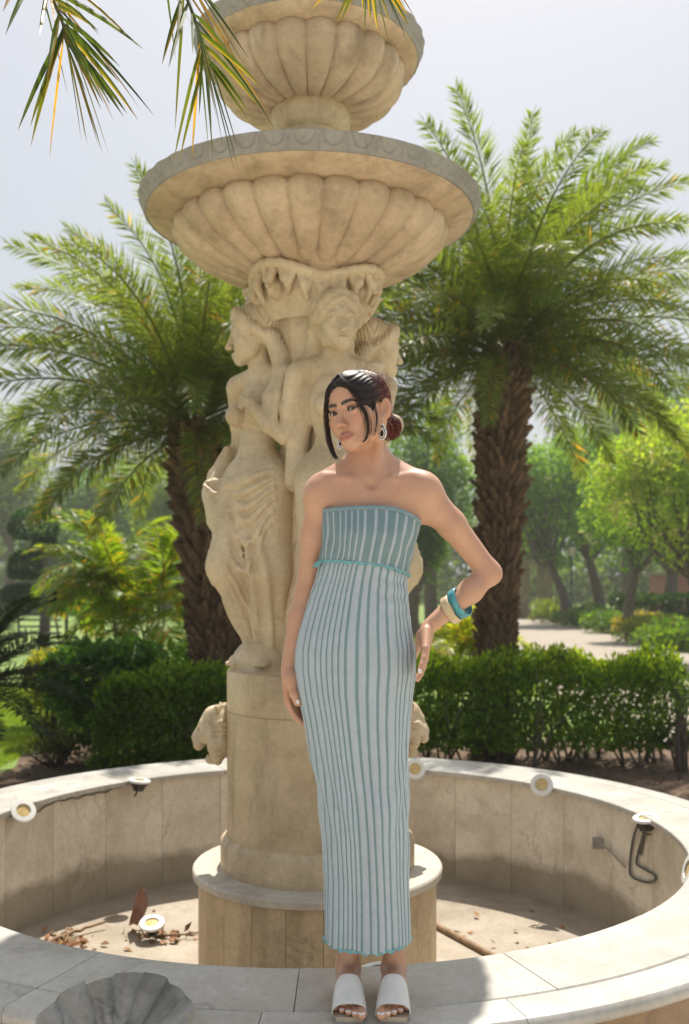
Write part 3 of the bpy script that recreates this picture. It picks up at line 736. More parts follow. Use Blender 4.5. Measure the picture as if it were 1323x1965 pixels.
# torso
F.ell((.0, .012, 1.25), (.118, .080, .15), k=.05); F.ell((-.028, .01, 1.05), (.105, .072, .14), k=.06); F.ell((-.036, .012, .90), (.150, .092, .15), k=.06)
F.cap((-.118, .012, 1.352), (.142, .012, 1.362), .044, k=.05)
F.ell((.005, .018, 1.355), (.098, .055, .055), k=.05)
for s in (-1, 1):
    x0 = .004; F.cap((x0 + s * .022, .032, 1.452), (x0 + s * .118, .020, 1.372), .030, .034, .05)
    F.chain([(x0 + s * .016, -.030, 1.372), (x0 + s * .06, -.034, 1.385), (x0 + s * .125, -.008, 1.396)], [.0060, .0065, .007], .016)
    F.ell((x0 + s * .056, -.046, 1.245), (.052, .042, .056), k=.03)
F.ell((.005, -.052, 1.374), (.010, .014, .012), k=.02, op='s')
F.cap((-.002, .022, 1.38), (-.006, .020, 1.50), .0475, .0445, .03)
a_, b_ = hl((.058, .020, -.035)), hl((-.058, .020, -.035))
F.cap(a_, (.016, -.026, 1.384), .011, .008, .022); F.cap(b_, (-.008, -.026, 1.384), .011, .008, .022)
NTORSO = len(F.ops)
# arm on the viewer's right, hand on the hip
SR, ER, WR = np.array([.156, .012, 1.350]), np.array([.336, .060, 1.136]), np.array([.158, -.012, .992])
F.ell((.152, .012, 1.352), (.043, .046, .047), k=.03)
F.chain([SR, SR * .62 + ER * .38 + [0, 0, .003], ER], [.041, .0375, .0300], .02)
F.cap((.105, .01, 1.30), (.165, .015, 1.30), .03, .03, .03)
mid = ER * .68 + WR * .32
F.chain([ER + [-.004, -.004, .004], mid, WR], [.0300, .0310, .0200], .02)
F.ell(ER + [.009, .013, -.003], .0165, k=.016)
# its hand: palm on the hip, fingers pointing down and forward
def hand(F, W, side, palm_dir, across, normal, fingers, thumb, sc=1.0):
    pd, ac, nn = unit(palm_dir), unit(across), unit(normal)
    kn = []
    for j in range(4):
        o = (j - 1.5)
        b = W + pd * .012 + ac * o * .008; K = W + pd * (.080 - .004 * abs(j - 1.2)) * sc + ac * o * .0185 * sc
        F.cap(b, K, .0145, .0102, .012); kn.append(K)
    tips = []
    for j, (l, bend1, bend2) in enumerate(fingers):
        d = pd.copy(); P = kn[j]; seg = [l * .45, l * .30, l * .25]; rad = [.0092, .0084, .0076, .0064]
        ang = 0
        for q in range(3):
            ang += (bend1, bend2, bend2 * .6)[q]
            dd = pd * math.cos(R(ang)) + nn * math.sin(R(ang))
            N = P + dd * seg[q]; F.cap(P, N, rad[q] * sc, rad[q + 1] * sc, .0035); P = N
        tips.append((P, dd))
    F.chain(thumb, [.0155, .0125, .0105, .0080], .006)
    F.ell((np.asarray(thumb[0]) + np.asarray(thumb[1])) / 2, .017, k=.014)
    return tips
palm = unit((-.10, -.60, -.80)); acr = unit(np.cross(palm, (1, 0, .05)))
tipsR = hand(F, WR + np.array([-.004, -.004, -.008]), 1, palm, -acr, (-1, 0, 0), [(.070, 4, 8), (.078, 4, 8), (.073, 6, 9), (.058, 8, 12)],
             [WR + [-.006, .012, -.012], WR + [-.016, .040, -.035], WR + [-.024, .060, -.058], WR + [-.030, .070, -.082]])
# arm on the viewer's left, hanging behind the hip
SL, EL, WL = np.array([-.130, .012, 1.342]), np.array([-.168, .055, 1.085]), np.array([-.218, .030, .880])
F.ell((-.128, .012, 1.342), (.042, .046, .047), k=.03)
F.chain([SL, SL * .6 + EL * .4, EL], [.040, .0365, .0295], .02)
F.chain([EL, EL * .68 + WL * .32 + [-.002, 0, 0], WL], [.031, .031, .0205], .02)
pl = unit((.10, .10, -1)); ac = unit((.35, 1, .1))
tipsL = hand(F, WL + np.array([0, 0, -.006]), -1, pl, ac, (.95, .25, 0), [(.068, 14, 14), (.076, 16, 16), (.070, 18, 18), (.056, 22, 20)],
             [WL + [.004, -.014, -.012], WL + [.010, -.032, -.040], WL + [.016, -.042, -.066], WL + [.026, -.044, -.090]])
# legs and feet
NLEG0 = len(F.ops)
FEET = ((-.055, .016, -.052, -3.0), (.068, .016, .056, 3.0))
toes = []
for (ax, ay, tx, yaw), hx in zip(FEET, (-.095, .035)):
    F.chain([(hx, .01, .86), (hx * .5 + ax * .5, -.005, .48), (ax, .035, .30), (ax, ay, .115)], [.080, .050, .042, .0265], .04)
    d = unit((tx - ax + .0001, -.20, 0)); n = np.array([-d[1], d[0], 0]); A = np.array([ax, ay, 0]); sgn = 1 if ax < 0 else -1
    F.cap(A + [0, 0, .115], A + [0, .008, .065], .0265, .030, .02); F.ell(A + [0, .022, .048], (.028, .030, .030), k=.02)
    F.chain([A + [0, 0, .072], A + d * .075 + [0, 0, .058], A + d * .125 + [0, 0, .036]], [.027, .026, .021], .02, flat=((1, 0, 0), 1.15))
    F.cap(A + d * .122 - n * .018 + [0, 0, .032], A + d * .122 + n * .018 + [0, 0, .032], .0175, k=.02)
    for j in range(5):                           # big toe on the inner side
        o = (.0285 - .0155 * j) * (1 if ax < 0 else -1) * 1.0
        rr = (.0120, .0092, .0088, .0084, .0080)[j]; ln = (.052, .050, .044, .036, .026)[j]
        s0 = A + d * (.128 - .004 * j) + np.array([o, 0, .030]); s1 = A + d * (.128 - .004 * j + ln) + np.array([o * 1.06, 0, .0225])
        F.chain([s0, (s0 + s1) / 2 + [0, 0, .002], s1], [rr * .95, rr * .92, rr], .003); toes.append((s1, d, rr))
NLEG1 = len(F.ops)
# head
F.frame(HR, HC, HS); head_prims(F); ear_prims(F); F.frame()
xs = axis((-.29, -.145, .0032), (-.145, .085, .00165), (.085, .40, .0032))
ys = axis((-.22, -.14, .003), (-.14, .11, .00185), (.11, .16, .004))
zs = axis((.0, .14, .0028), (.14, .68, .008), (.68, .96, .0028), (.96, 1.43, .004), (1.43, 1.70, .00165))
V, Q = F.surf_mesh(xs, ys, zs); V = relax(V, Q, 1, .35)
# keep the clothed trunk and legs inside the cloth
PRB = np.array(DPROF); trunk = F.ev(V, F.ops[:NTORSO] + F.ops[NLEG0:NLEG1]); arm = F.ev(V, F.ops[NTORSO:NLEG0])
zc = V[:, 2]; cxv, hwv, hdv = [np.interp(zc, PRB[:, 0], PRB[:, q]) for q in (1, 2, 3)]
dx, dy = V[:, 0] - cxv, V[:, 1] - .010; rn = np.sqrt((dx / (hwv - .010)) ** 2 + (dy / (hdv - .010)) ** 2)
ins = (zc > .155) & (zc < 1.285) & (rn > 1) & (trunk < arm - .002)
sc_ = np.where(ins, 1 / np.maximum(rn, 1), 1); V[:, 0] = np.where(ins, cxv + dx * sc_, V[:, 0]); V[:, 1] = np.where(ins, .010 + dy * sc_, V[:, 1])
# skin colours: lips, brows, lash line, cheeks
P = ((V - HC) @ HR) / HS
base = np.array([.56, .315, .205]); C = np.tile(base, (len(V), 1))
def blend(mask, col):
    global C
    C = C * (1 - mask[:, None]) + np.asarray(col) * mask[:, None]
def soft(d, w): return np.clip(.5 - d / w, 0, 1)
inhead = (np.abs(P) < .14).all(1) & (P[:, 1] < -.03)
def segd(p, a, b):
    a = np.asarray(a, float); b = np.asarray(b, float); h = np.clip(((p - a) @ (b - a)) / ((b - a) @ (b - a)), 0, 1); return np.linalg.norm(p - a - h[:, None] * (b - a), axis=1)
PXZ = P[:, [0, 2]]
for s in (-1, 1):
    blend(.45 * np.exp(-(((P[:, 0] - s * .043) / .018) ** 2 + ((P[:, 2] + .030) / .016) ** 2)) * inhead, (.52, .20, .13))       # blush
    blend(.72 * np.exp(-(((P[:, 0] - s * .0325) / .0170) ** 2 + ((P[:, 2] - .0045) / .0085) ** 2)) * inhead, (.14, .065, .045))  # eye shadow
    br = [(s * .0115, .0180), (s * .024, .0212), (s * .037, .0215), (s * .051, .0150)]
    wd = [.0046, .0054, .0044, .0016]
    for i in range(3):
        d = segd(PXZ, br[i], br[i + 1]); ww = (wd[i] + wd[i + 1]) / 2
        blend(.93 * soft(d - ww, .0022) * inhead, (.022, .014, .011))
    lash = [(s * .0175, -.0005), (s * .024, .0042), (s * .033, .0050), (s * .0445, .0008), (s * .048, .0035)]
    for i in range(4): blend(.92 * soft(segd(PXZ, lash[i], lash[i + 1]) - .0018, .0018) * inhead, (.015, .010, .009))
    lw = [(s * .019, -.0025), (s * .031, -.0058), (s * .0445, -.0005)]
    for i in range(2): blend(.75 * soft(segd(PXZ, lw[i], lw[i + 1]) - .0011, .0018) * inhead, (.06, .03, .025))
lipd = np.full(len(V), 1.0)
for s in (-1, 1):
    for a_, b_, r_ in (((s * .0220, -.0682), (s * .012, -.0660), .0032), ((s * .012, -.0660), (s * .0045, -.0637), .0042), ((s * .0045, -.0637), (0, -.0647), .0044),
                      ((s * .0205, -.0700), (s * .011, -.0750), .0042), ((s * .011, -.0750), (0, -.0760), .0054)):
        lipd = np.minimum(lipd, segd(PXZ, a_, b_) - r_)
blend(.85 * soft(lipd, .0025) * inhead, (.43, .135, .105))
ml = np.minimum(segd(PXZ, (-.0215, -.0686), (0, -.0699)), segd(PXZ, (.0215, -.0686), (0, -.0699)))
blend(.75 * soft(ml - .0006, .0016) * inhead, (.13, .035, .03))
for s in (-1, 1): blend(.8 * soft(np.linalg.norm(P - [s * .0052, -.1055, -.0470], axis=1) - .0028, .002), (.09, .035, .025))
for c_, r_, a_ in ((ER + [.012, .014, 0], .035, .35), (EL, .03, .2), (WR + [0, 0, -.07], .04, .25), (WL + [0, 0, -.08], .045, .25)): blend(a_ * np.exp(-(np.linalg.norm(V - c_, axis=1) / r_) ** 2), (.52, .21, .14))
earm = np.exp(-(((np.abs(P[:, 0]) - .076) / .012) ** 2 + ((P[:, 1] - .016) / .02) ** 2 + ((P[:, 2] + .009) / .03) ** 2)); blend(.4 * earm, (.56, .22, .14))
blend(.25 * np.exp(-((P[:, 0] / .016) ** 2 + ((P[:, 2] + .034) / .012) ** 2)) * inhead, (.50, .22, .15))
me = np_mesh('body', V, Q, C); body = link_mesh('body', me, M['skin'], person)
# eyes
g = NG('eye'); at = g.n('ShaderNodeAttribute'); at.attribute_name = 'Col'; g.col(at.outputs['Color']); g.set(Roughness=.08); M['eye'] = g.m
look = unit(HR.T @ unit(np.array([0 - OX, -OY, CAMZ - OZ]) - HC))
for s in (-1, 1):
    n1, n2 = 24, 40; th = np.concatenate([np.linspace(0, .62, 16), np.linspace(.68, math.pi, 12)]); ph = np.arange(n2) / n2 * 2 * np.pi
    lk = unit(look * .8 + np.array([0, -1, 0]) * .2)
    u = unit(np.cross(lk, (0, 0, 1))); vv = np.cross(u, lk); rad = .0118
    G = np.array([[rad * (math.cos(t) * lk + math.sin(t) * (math.cos(p) * u + math.sin(p) * vv)) for p in ph] for t in th])
    cc = np.repeat(np.where(th[:, None] < .17, [(.004, .003, .003)], np.where(th[:, None] < .52, [(.085, .042, .022)], np.where(th[:, None] < .58, [(.03, .02, .016)], [(.46, .42, .40)]))), n2, 0)
    G = G + np.array([s * .031, -.0725, 0]); G = (G.reshape(-1, 3) * HS) @ HR.T + HC
    m = MB(); m.grid(G.reshape(len(th), n2, 3), closed_v=True, c=cc, flip=False); m.build('eye', M['eye'], person)
# nails
g = simple('nail_polish', (.80, .74, .72), .2, .03); M['nail'] = g
def nail(pos, d, up, w, l):
    d = unit(d); up = unit(up); s = unit(np.cross(d, up)); m = MB(); G = []
    for u in np.linspace(-1, 1, 7):
        row = []
        for t in np.linspace(0, 1, 6):
            e = math.sqrt(max(0, 1 - (2 * t - 1) ** 4)) * .9 + .1
            row.append(pos + s * u * w * e + d * (t - .4) * l + up * (.0015 - .0022 * u * u - .0006 * (2 * t - 1) ** 2))
        G.append(row)
    m.grid(np.array(G)); m.grid(np.array(G) - up * .0012, flip=True); m.build('nail', M['nail'], body)
for s1, d, rr in toes: nail(s1 + np.array([0, 0, rr * .72]) + d * .002, d + np.array([0, 0, -.25]), (d * .35 + np.array([0, 0, 1])), rr * .78, rr * 1.5)
nail(tipsR[0][0] + np.array([.0015, -.0066, 0]), tipsR[0][1], (.25, -1, 0), .0052, .013)
nail(WL + np.array([.028, -.0518, -.084]), (.25, -.05, -1), (.0, -1, .1), .0056, .013)
print('body', len(V), time.time() - T0)

# ------------------------------------------------------------------ dress
g = NG('knit'); at = g.n('ShaderNodeAttribute'); at.attribute_name = 'Col'
n1 = g.noise(420, 2, stretch=(1, 1, .55)); n2 = g.noise(35, 4)
g.col(g.mix(1.0, g.mix(1.0, at.outputs['Color'], g.ramp(n1, [(.3, (.90, .91, .92)), (.7, (1.05, 1.05, 1.04))]), 'MULTIPLY'), g.ramp(n2, [(.3, (.95, .95, .95)), (.7, (1.04, 1.04, 1.04))]), 'MULTIPLY'))
g.set(Roughness=.85); g.p.inputs['Sheen Weight'].default_value = .25; g.p.inputs['Specular IOR Level'].default_value = .2; g.bump(n1, .45, .0012); M['knit'] = g.m
# silhouette from hem to top: z, centre x, half width, half depth
PR = np.array(DPROF)
def dress_pt(u, z, off=0.0):
    """u angle, 0 at the viewer's side, positive to the viewer's right"""
    cx, hw, hd = [np.interp(z, PR[:, 0], PR[:, q]) for q in (1, 2, 3)]
    su, cu = np.sin(u), np.cos(u); e = .92
    x = cx + (hw + off) * np.sign(su) * np.abs(su) ** e; y = .010 - (hd + off) * np.sign(cu) * np.abs(cu) ** e
    front = np.clip(cu, 0, 1)
    for s in (-1, 1): y = y - .022 * front ** .5 * np.exp(-(((x - (.004 + s * .056)) / .048) ** 2 + ((z - 1.238) / .055) ** 2))
    y = y + .010 * front * np.exp(-((x + .02) / .03) ** 2) * np.clip((.62 - z) / .25, 0, 1)        # slight hollow between the legs
    for s in (-1, 1): y = y - .012 * front * np.exp(-(((x - (-.015 + s * .05)) / .04) ** 2)) * np.exp(-((z - .50) / .14) ** 2)
    y = y - .006 * front * np.exp(-(((x + .03) / .08) ** 2 + ((z - .97) / .10) ** 2))
    return x, y
def wrinkle(u, z):
    return .0016 * np.sin(9 * u + 14 * z + 2 * np.sin(5 * u)) * (1 - .4 * np.cos(u)) + .0020 * np.exp(-((z - 1.08) / .06) ** 2) * (.35 + np.clip(np.sin(u), 0, 1)) * np.sin(150 * z + 9 * u + 2 * np.sin(4 * u)) + .0012 * np.exp(-((z - .92) / .10) ** 2) * np.clip(np.sin(u), 0, 1) * np.sin(70 * z - 9 * u) + .0030 * np.exp(-((z - .55) / .13) ** 2) * np.sin(38 * z + 7 * np.sin(2 * u + 1) + 3 * u) + .0025 * np.exp(-((z - 1.2) / .05) ** 2) * np.sin(60 * z + 8 * u) + .004 * np.sin(u * 6 + 1) * np.clip((.5 - z) / .4, 0, 1)
WHITE, TEAL = np.array([.42, .485, .53]), np.array([.20, .295, .325])
def stripes(line_u, frac, ground, line, top_z, bot_z, nz, off, name, rib):
    """line_u: sorted angles of the stripe centres around the body; each stripe and each gap gets its own columns"""
    L = np.sort(np.asarray(line_u)); us = []; iscol = []; hgt = []
    for i in range(len(L)):
        a = L[i]; b = L[(i + 1) % len(L)] + (2 * np.pi if i == len(L) - 1 else 0); prev = L[i - 1] - (2 * np.pi if i == 0 else 0)
        w2 = frac * .5 * min(b - a, 2 * np.pi / len(L) * 1.2); w2p = w2
        us += [a - w2, a - w2 * .35, a + w2 * .35, a + w2]; iscol += [1, 1, 1, 1]; hgt += [-.6, -1, -1, -.6]
        nb = L[(i + 1) % len(L)] + (2 * np.pi if i == len(L) - 1 else 0)
        c2 = L[(i + 2) % len(L)] + (2 * np.pi if i + 2 >= len(L) else 0)
        wn = frac * .5 * min(c2 - nb, 2 * np.pi / len(L) * 1.2)
        g0, g1 = a + w2, nb - wn
        eps = min(.0035, (g1 - g0) * .08)
        us += [g0 + eps, g0 + (g1 - g0) * .28, g0 + (g1 - g0) * .5, g0 + (g1 - g0) * .72, g1 - eps]; iscol += [0] * 5; hgt += [0, .8, 1, .8, 0]
    us = np.array(us); iscol = np.array(iscol); hgt = np.array(hgt, float)
    m = MB(); G = []
    for t in np.linspace(0, 1, nz):
        z = bot_z(us) * (1 - t) + top_z(us) * t
        uu = us + .012 * np.sin(7 * z + 3 * us) + .02 * np.sin(us * 2 + 4 * z) * (np.cos(us) > -2)
        o = off + rib * hgt + wrinkle(uu, z)
        x, y = dress_pt(uu, z, o); G.append(np.stack([x, y, z], -1))
    G = np.array(G)
    cc = np.where(iscol[:, None] == 1, line, ground); cc = np.tile(cc, (nz, 1)).reshape(-1, 3)
    m.grid(G, closed_v=True, c=cc, flip=False)
    inner = G.copy(); cen = G.mean(1, keepdims=True); inner[:, :, :2] = cen[:, :, :2] + (G[:, :, :2] - cen[:, :, :2]) * .985
    m.grid(inner, closed_v=True, c=cc, flip=True); m.grid(np.stack([G[-1], inner[-1]]), closed_v=True, c=np.tile(np.where(iscol[:, None] == 1, line, ground), (2, 1)).reshape(-1, 3))
    o = m.build(name, M['knit'], person); return o
px = np.array([577, 590, 602, 616, 627, 638, 649, 660, 672, 690, 707, 727, 746, 765, 774, 783, 792])
fu = np.arcsin(np.clip((px - 687.5) / 113.5, -.985, .985))
bu = np.linspace(fu[-1], fu[0] + 2 * np.pi, 19)[1:-1]
seam = lambda u: 1.163 - .030 * np.clip(np.sin(u), 0, 1) ** 1.5 + .008 * np.clip(-np.sin(u), 0, 1) - .02 * np.clip(-np.cos(u), 0, 1)
hem = lambda u: .144 + .012 * np.clip(-np.cos(u), 0, 1) + .012 * np.abs(np.sin(u)) + .0022 * np.sin(u * 34)
top = lambda u: 1.310 + .002 * np.cos(u) - .034 * np.clip(np.sin(u), 0, 1) ** 2.2 - .004 * np.clip(-np.sin(u), 0, 1) - .03 * np.clip(-np.cos(u), 0, 1)
sk = stripes(np.concatenate([fu, bu]), .25, WHITE, TEAL, seam, hem, 130, .0005, 'skirt', .0012); sk['label'] = 'white skirt with thin teal stripes'
bx = np.array([612, 622, 634, 647, 657, 668, 679, 691, 707, 724, 743, 760, 776, 789]) ; bu0 = np.arcsin(np.clip((bx - 699.5) / 90.5, -.985, .985))
bu1 = np.linspace(bu0[-1], bu0[0] + 2 * np.pi, 15)[1:-1]
bo = stripes(np.concatenate([bu0, bu1]), .26, TEAL * .88, WHITE * .92, top, lambda u: seam(u) - .002, 34, .0035, 'bodice', .0006); bo['label'] = 'teal bodice with thin white stripes'
def frill(name, zf, off, amp, hgt, n, parent):
    u = np.linspace(0, 2 * np.pi, 900, endpoint=False); G = []
    for t in np.linspace(0, 1, 6):
        o = off + amp * t * (.5 + .5 * np.sin(u * n + 2.2 * np.sin(u * 3)))
        z = zf(u) + .002 - hgt * t + .002 * t * np.sin(u * n * .5)
        x, y = dress_pt(u, z, o); G.append(np.stack([x, y, z], -1))
    G = np.array(G); G2 = G.copy(); c = G.mean(1, keepdims=True); G2[:, :, :2] = c[:, :, :2] + (G[:, :, :2] - c[:, :, :2]) * .992
    m = MB(); cc = np.array([.20, .43, .45]); m.grid(G, closed_v=True, c=cc, flip=True); m.grid(G2, closed_v=True, c=cc); m.grid(np.stack([G[-1], G2[-1]]), closed_v=True, c=cc)
    return m.build(name, M['knit'], parent)
frill('frill', lambda u: seam(u) + .0015, .0045, .007, .008, 46, bo); frill('frill', hem, .001, .005, .006, 44, sk)
x_, z_ = None, None
m = MB(); u = np.linspace(0, 2 * np.pi, 300, endpoint=False); G = []
for t in np.linspace(0, 2 * np.pi, 8, endpoint=False):
    z = top(u) - .004 + .0055 * np.sin(t); x, y = dress_pt(u, z, .0045 + .0022 * np.cos(t)); G.append(np.stack([x, y, z], -1))
m.grid(np.array(G), closed_u=True, closed_v=True, c=TEAL * 1.05); m.build('neckline_band', M['knit'], bo)
m = MB()                                        # small tuft where the frill ends on the viewer's left
for j in range(7):
    u0 = -1.45 + .05 * j; x, y = dress_pt(u0, seam(u0) - .004, .006); P0 = np.array([x, y, seam(u0) - .002])
    m.tube([P0, P0 + [-.008, -.004, -.006 - .003 * (j % 2)], P0 + [-.010 - .003 * (j % 3), -.006, -.016]], [.0035, .0035, .0015], 6, c=(.20, .43, .45))
m.build('tuft', M['knit'], bo)

# ------------------------------------------------------------------ sandals
M['leather'] = simple('white_leather', (.72, .70, .65), .38, .05, 30); M['sole'] = simple('pale_sole', (.50, .42, .32), .6)
for (ax, ay, tx, yaw) in FEET:
    r = empty('sandal', (0, 0, 0)); r.parent = person; s = 1 if ax < 0 else -1
    d = unit((tx - ax, -.20, 0)); n = np.array([-d[1], d[0], 0]); A = np.array([ax, ay, 0])
    def outline(t):      # half widths along the sole
        return np.interp(t, [0, .08, .3, .55, .75, .9, 1.0], [.012, .029, .030, .035, .042, .040, .033])
    m = MB(); G = []
    for z in (0.0, .013):
        row = []
        for t in np.linspace(0, 1, 24): row.append(A - d * .050 + d * .224 * t + n * outline(t) + [0, 0, z + .030 * max(0, .5 - t) * 0])
        for t in np.linspace(1, 0, 24): row.append(A - d * .050 + d * .224 * t - n * outline(t) + [0, 0, z])
        G.append(row)
    G = np.array(G); m.grid(G, closed_v=True)
    for lvl, fl in ((0, True), (1, False)):
        Lr, Rr = G[lvl][:24], G[lvl][24:][::-1]; m.grid(np.stack([Lr, Rr]), flip=fl)
    m.build('sole', M['sole'], r, angle=40)
    m = MB(); G = []
    for t in np.linspace(0, 1, 14):                      # strap from instep to toes
        c = A + d * (.088 + .072 * t); w_ = np.interp(t, [0, .5, 1], [.0405, .0445, .0455]); h_ = np.interp(t, [0, .45, 1], [.090, .068, .0460]); row = []
        for q in np.linspace(0, np.pi, 22):
            cq, sq = math.cos(q), math.sin(q)
            row.append(c + n * w_ * np.sign(cq) * abs(cq) ** .75 + np.array([0, 0, .010 + (h_ - .010) * abs(sq) ** .72]) + d * .010 * sq * max(0, 2 * t - 1))
        G.append(row)
    G = np.array(G); m.grid(G, flip=True); c = G.mean(1, keepdims=True); G2 = c + (G - c) * .96; G2[:, :, 2] -= 0; m.grid(G2)
    m.grid(np.stack([G[0], G2[0]])); m.grid(np.stack([G[-1], G2[-1]]), flip=True)
    m.build('strap', M['leather'], r)

# ------------------------------------------------------------------ bangles and earrings
fd = unit(WR - ER)
g = NG('teal_shell'); n_ = g.noise(90, 4, .7, stretch=(1, 1, .25)); g.col(g.ramp(n_, [(.35, (.03, .19, .25)), (.6, (.10, .37, .42))])); g.set(Roughness=.2); M['teal'] = g.m
g = NG('cream_shell'); n_ = g.noise(60, 4, .7); g.col(g.ramp(n_, [(.35, (.52, .40, .22)), (.6, (.66, .54, .34))])); g.set(Roughness=.3); M['cream'] = g.m
def bangle(name, t, rin, th, wd, mat, nseg, tilt, label, lift=(0, 0, 0)):
    c = ER + (WR - ER) * t + np.array(lift); ax = unit(fd + np.array(tilt)); u = unit(np.cross(ax, (0, 1, 0))); v = np.cross(ax, u); m = MB(); G = []
    N = 120; a = np.arange(N) / N * 2 * np.pi
    for q in np.linspace(0, 2 * np.pi, 20, endpoint=False):
        cq, sq = math.cos(q), math.sin(q)
        dr = th * np.sign(cq) * abs(cq) ** .6 * .5 + th * .5; dz = wd * .5 * np.sign(sq) * abs(sq) ** .6
        seg = 1 - (.18 * np.exp(-((((a * nseg / (2 * np.pi)) % 1) - .5) / .035) ** 2) if nseg else 0) * (cq > 0)
        rr = rin + dr * seg * (1 if not nseg else (1 - .14 * (np.abs(((a * nseg / (2 * np.pi)) % 1 + .5) % 1 - .5) * 2 - 1) ** 2 * 0 + .0))
        G.append(c + rr[:, None] * (np.cos(a)[:, None] * u + np.sin(a)[:, None] * v) + dz * ax if nseg else c + rr * (np.cos(a)[:, None] * u + np.sin(a)[:, None] * v) + dz * ax)
    m.grid(np.array(G), closed_u=True, closed_v=True, flip=True); o = m.build(name, mat, person, angle=60); o['label'] = label
bangle('bangle', .52, .0375, .006, .024, M['teal'], 0, (.10, .70, .22), 'striated teal bangle', (.004, 0, -.004))
bangle('bangle', .645, .0320, .0085, .022, M['cream'], 9, (-.05, .62, .12), 'segmented cream bangle', (.002, 0, -.004))
M['ear_w'] = simple('enamel_white', (.75, .74, .72), .2, .02); M['ear_b'] = simple('enamel_black', (.012, .012, .015), .15, .05)
def earring(c, yaw, sc, label):
    r = empty('earring', tuple(c), R(yaw)); r.parent = person; r['label'] = label
    def drop(k, z0, depth, mat, nm, rin=None, hole=None):
        a = np.linspace(0, 2 * np.pi, 48, endpoint=False)
        def ol(k):
            x = .0125 * k * np.sin(a) * (1 - .30 * np.clip(np.cos(a), 0, 1)); z = -.021 + .021 * k * np.cos(a) * np.where(np.cos(a) > 0, 1.0, .72) - (1 - k) * .003
            return np.stack([x, np.zeros_like(x), z], -1) * sc
        o_ = ol(k); m = MB(); f = np.array([0, -depth, 0]); b = np.array([0, depth, 0])
        i_ = ol(rin) if rin else np.tile(o_.mean(0), (48, 1))
        m.grid(np.stack([o_ + f, i_ + f]), closed_v=True); m.grid(np.stack([o_ + b, i_ + b]), closed_v=True, flip=True); m.grid(np.stack([o_ + f, o_ + b]), closed_v=True, flip=True)
        if rin: m.grid(np.stack([i_ + f, i_ + b]), closed_v=True)
        m.build(nm, mat, r, angle=40)
    drop(1.0, 0, .0016, M['ear_w'], 'outer_drop', .82); drop(.82, 0, .0012, M['ear_b'], 'black_ring', .66)
    drop(.66, 0, .0016, M['ear_w'], 'inner_drop', .44); drop(.44, 0, .0012, M['ear_b'], 'centre')
    m = MB(); m.tube([(0, 0, .000), (0, 0, .006), (.001, .002, .009)], .0007, 5); m.build('hook', M['steel'], r)
earring(hl((.0765,   .006, -.040)) + np.array([-.010, -.008, -.012]), -44, 1.2, 'earring below the visible ear')
earring(hl((-.0765,   .006, -.040)) + np.array([.0, -.002, -.006]), -40, 1.05, 'earring on the far side of the face')

# ------------------------------------------------------------------ hair
g = NG('hair'); at = g.n('ShaderNodeAttribute'); at.attribute_name = 'Col'; g.col(at.outputs['Color']); g.set(Roughness=.50); g.p.inputs['Specular IOR Level'].default_value = .38
g.p.inputs['Anisotropic'].default_value = .5
tr = g.n('ShaderNodeBsdfTranslucent'); g.l(g.mix(1.0, at.outputs['Color'], (2.2, 1.2, 1.0), 'MULTIPLY'), tr.inputs[0]); ms = g.n('ShaderNodeMixShader'); ms.inputs[0].default_value = .22
g.l(g.p.outputs[0], ms.inputs[1]); g.l(tr.outputs[0], ms.inputs[2]); g.l(ms.outputs[0], g.out.inputs[0]); M['hair'] = g.m
F = Field(); F.frame(HR, HC, HS)
F.ell((0, .018, .038), (.0775, .0945, .0735), k=.01)
F.ell((0, -.022, .046), (.0665, .0715, .0665), k=.015)
for s in (-1, 1): F.ell((s * .030, -.012, .022), (.0470, .058, .062), k=.015)
F.ell((0, .060, -.010), (.060, .055, .055), k=.03)
BUN = np.array([.012, .108, -.048])
F.ell(BUN, (.031, .028, .027), k=.02)
# clear the face: scoop along the hairline
F.ell((0, -.108, -.036), (.0600, .078, .107), k=.010, op='s')
F.ell((0, -.06, -.085), (.062, .07, .07), k=.01, op='s')
F.ell((.074, .000, -.040), (.030, .028, .055), k=.01, op='s'); F.ell((-.074, .000, -.040), (.030, .028, .055), k=.01, op='s')
F.ell((.082, .012, -.004), (.014, .022, .034), k=.006, op='s'); F.ell((-.082, .012, -.004), (.014, .022, .034), k=.006, op='s')
F.cap((0, -.090, .088), (0, .03, .116), .0035, k=.006, op='s')          # parting
def groove(P):
    q = ((P - HC) @ HR) / HS
    return .0010 * np.sin(480 * (q[:, 2] - .35 * q[:, 1]) + 8 * np.sin(40 * q[:, 0]))
F.disp(groove, (0, .02, .02), .2); F.frame()
V, Q = F.surf_mesh(axis((-.19, .13, .0026)), axis((-.16, .20, .0026)), axis((1.40, 1.72, .0026)))
hm = MB()
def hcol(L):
    """dark brown, henna red plus painted-in sun glow towards the nape and bun"""
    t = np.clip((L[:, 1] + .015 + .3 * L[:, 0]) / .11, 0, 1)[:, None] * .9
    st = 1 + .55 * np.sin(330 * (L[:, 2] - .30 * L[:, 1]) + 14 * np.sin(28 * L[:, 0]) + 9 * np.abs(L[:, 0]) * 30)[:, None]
    return (np.array([.024, .015, .013]) * (1 - t) + np.array([.15, .042, .032]) * t) * st  # back reddened in colour as where sun shines through the hair
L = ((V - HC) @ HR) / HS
hm.raw(V, Q=Q, c=hcol(L))
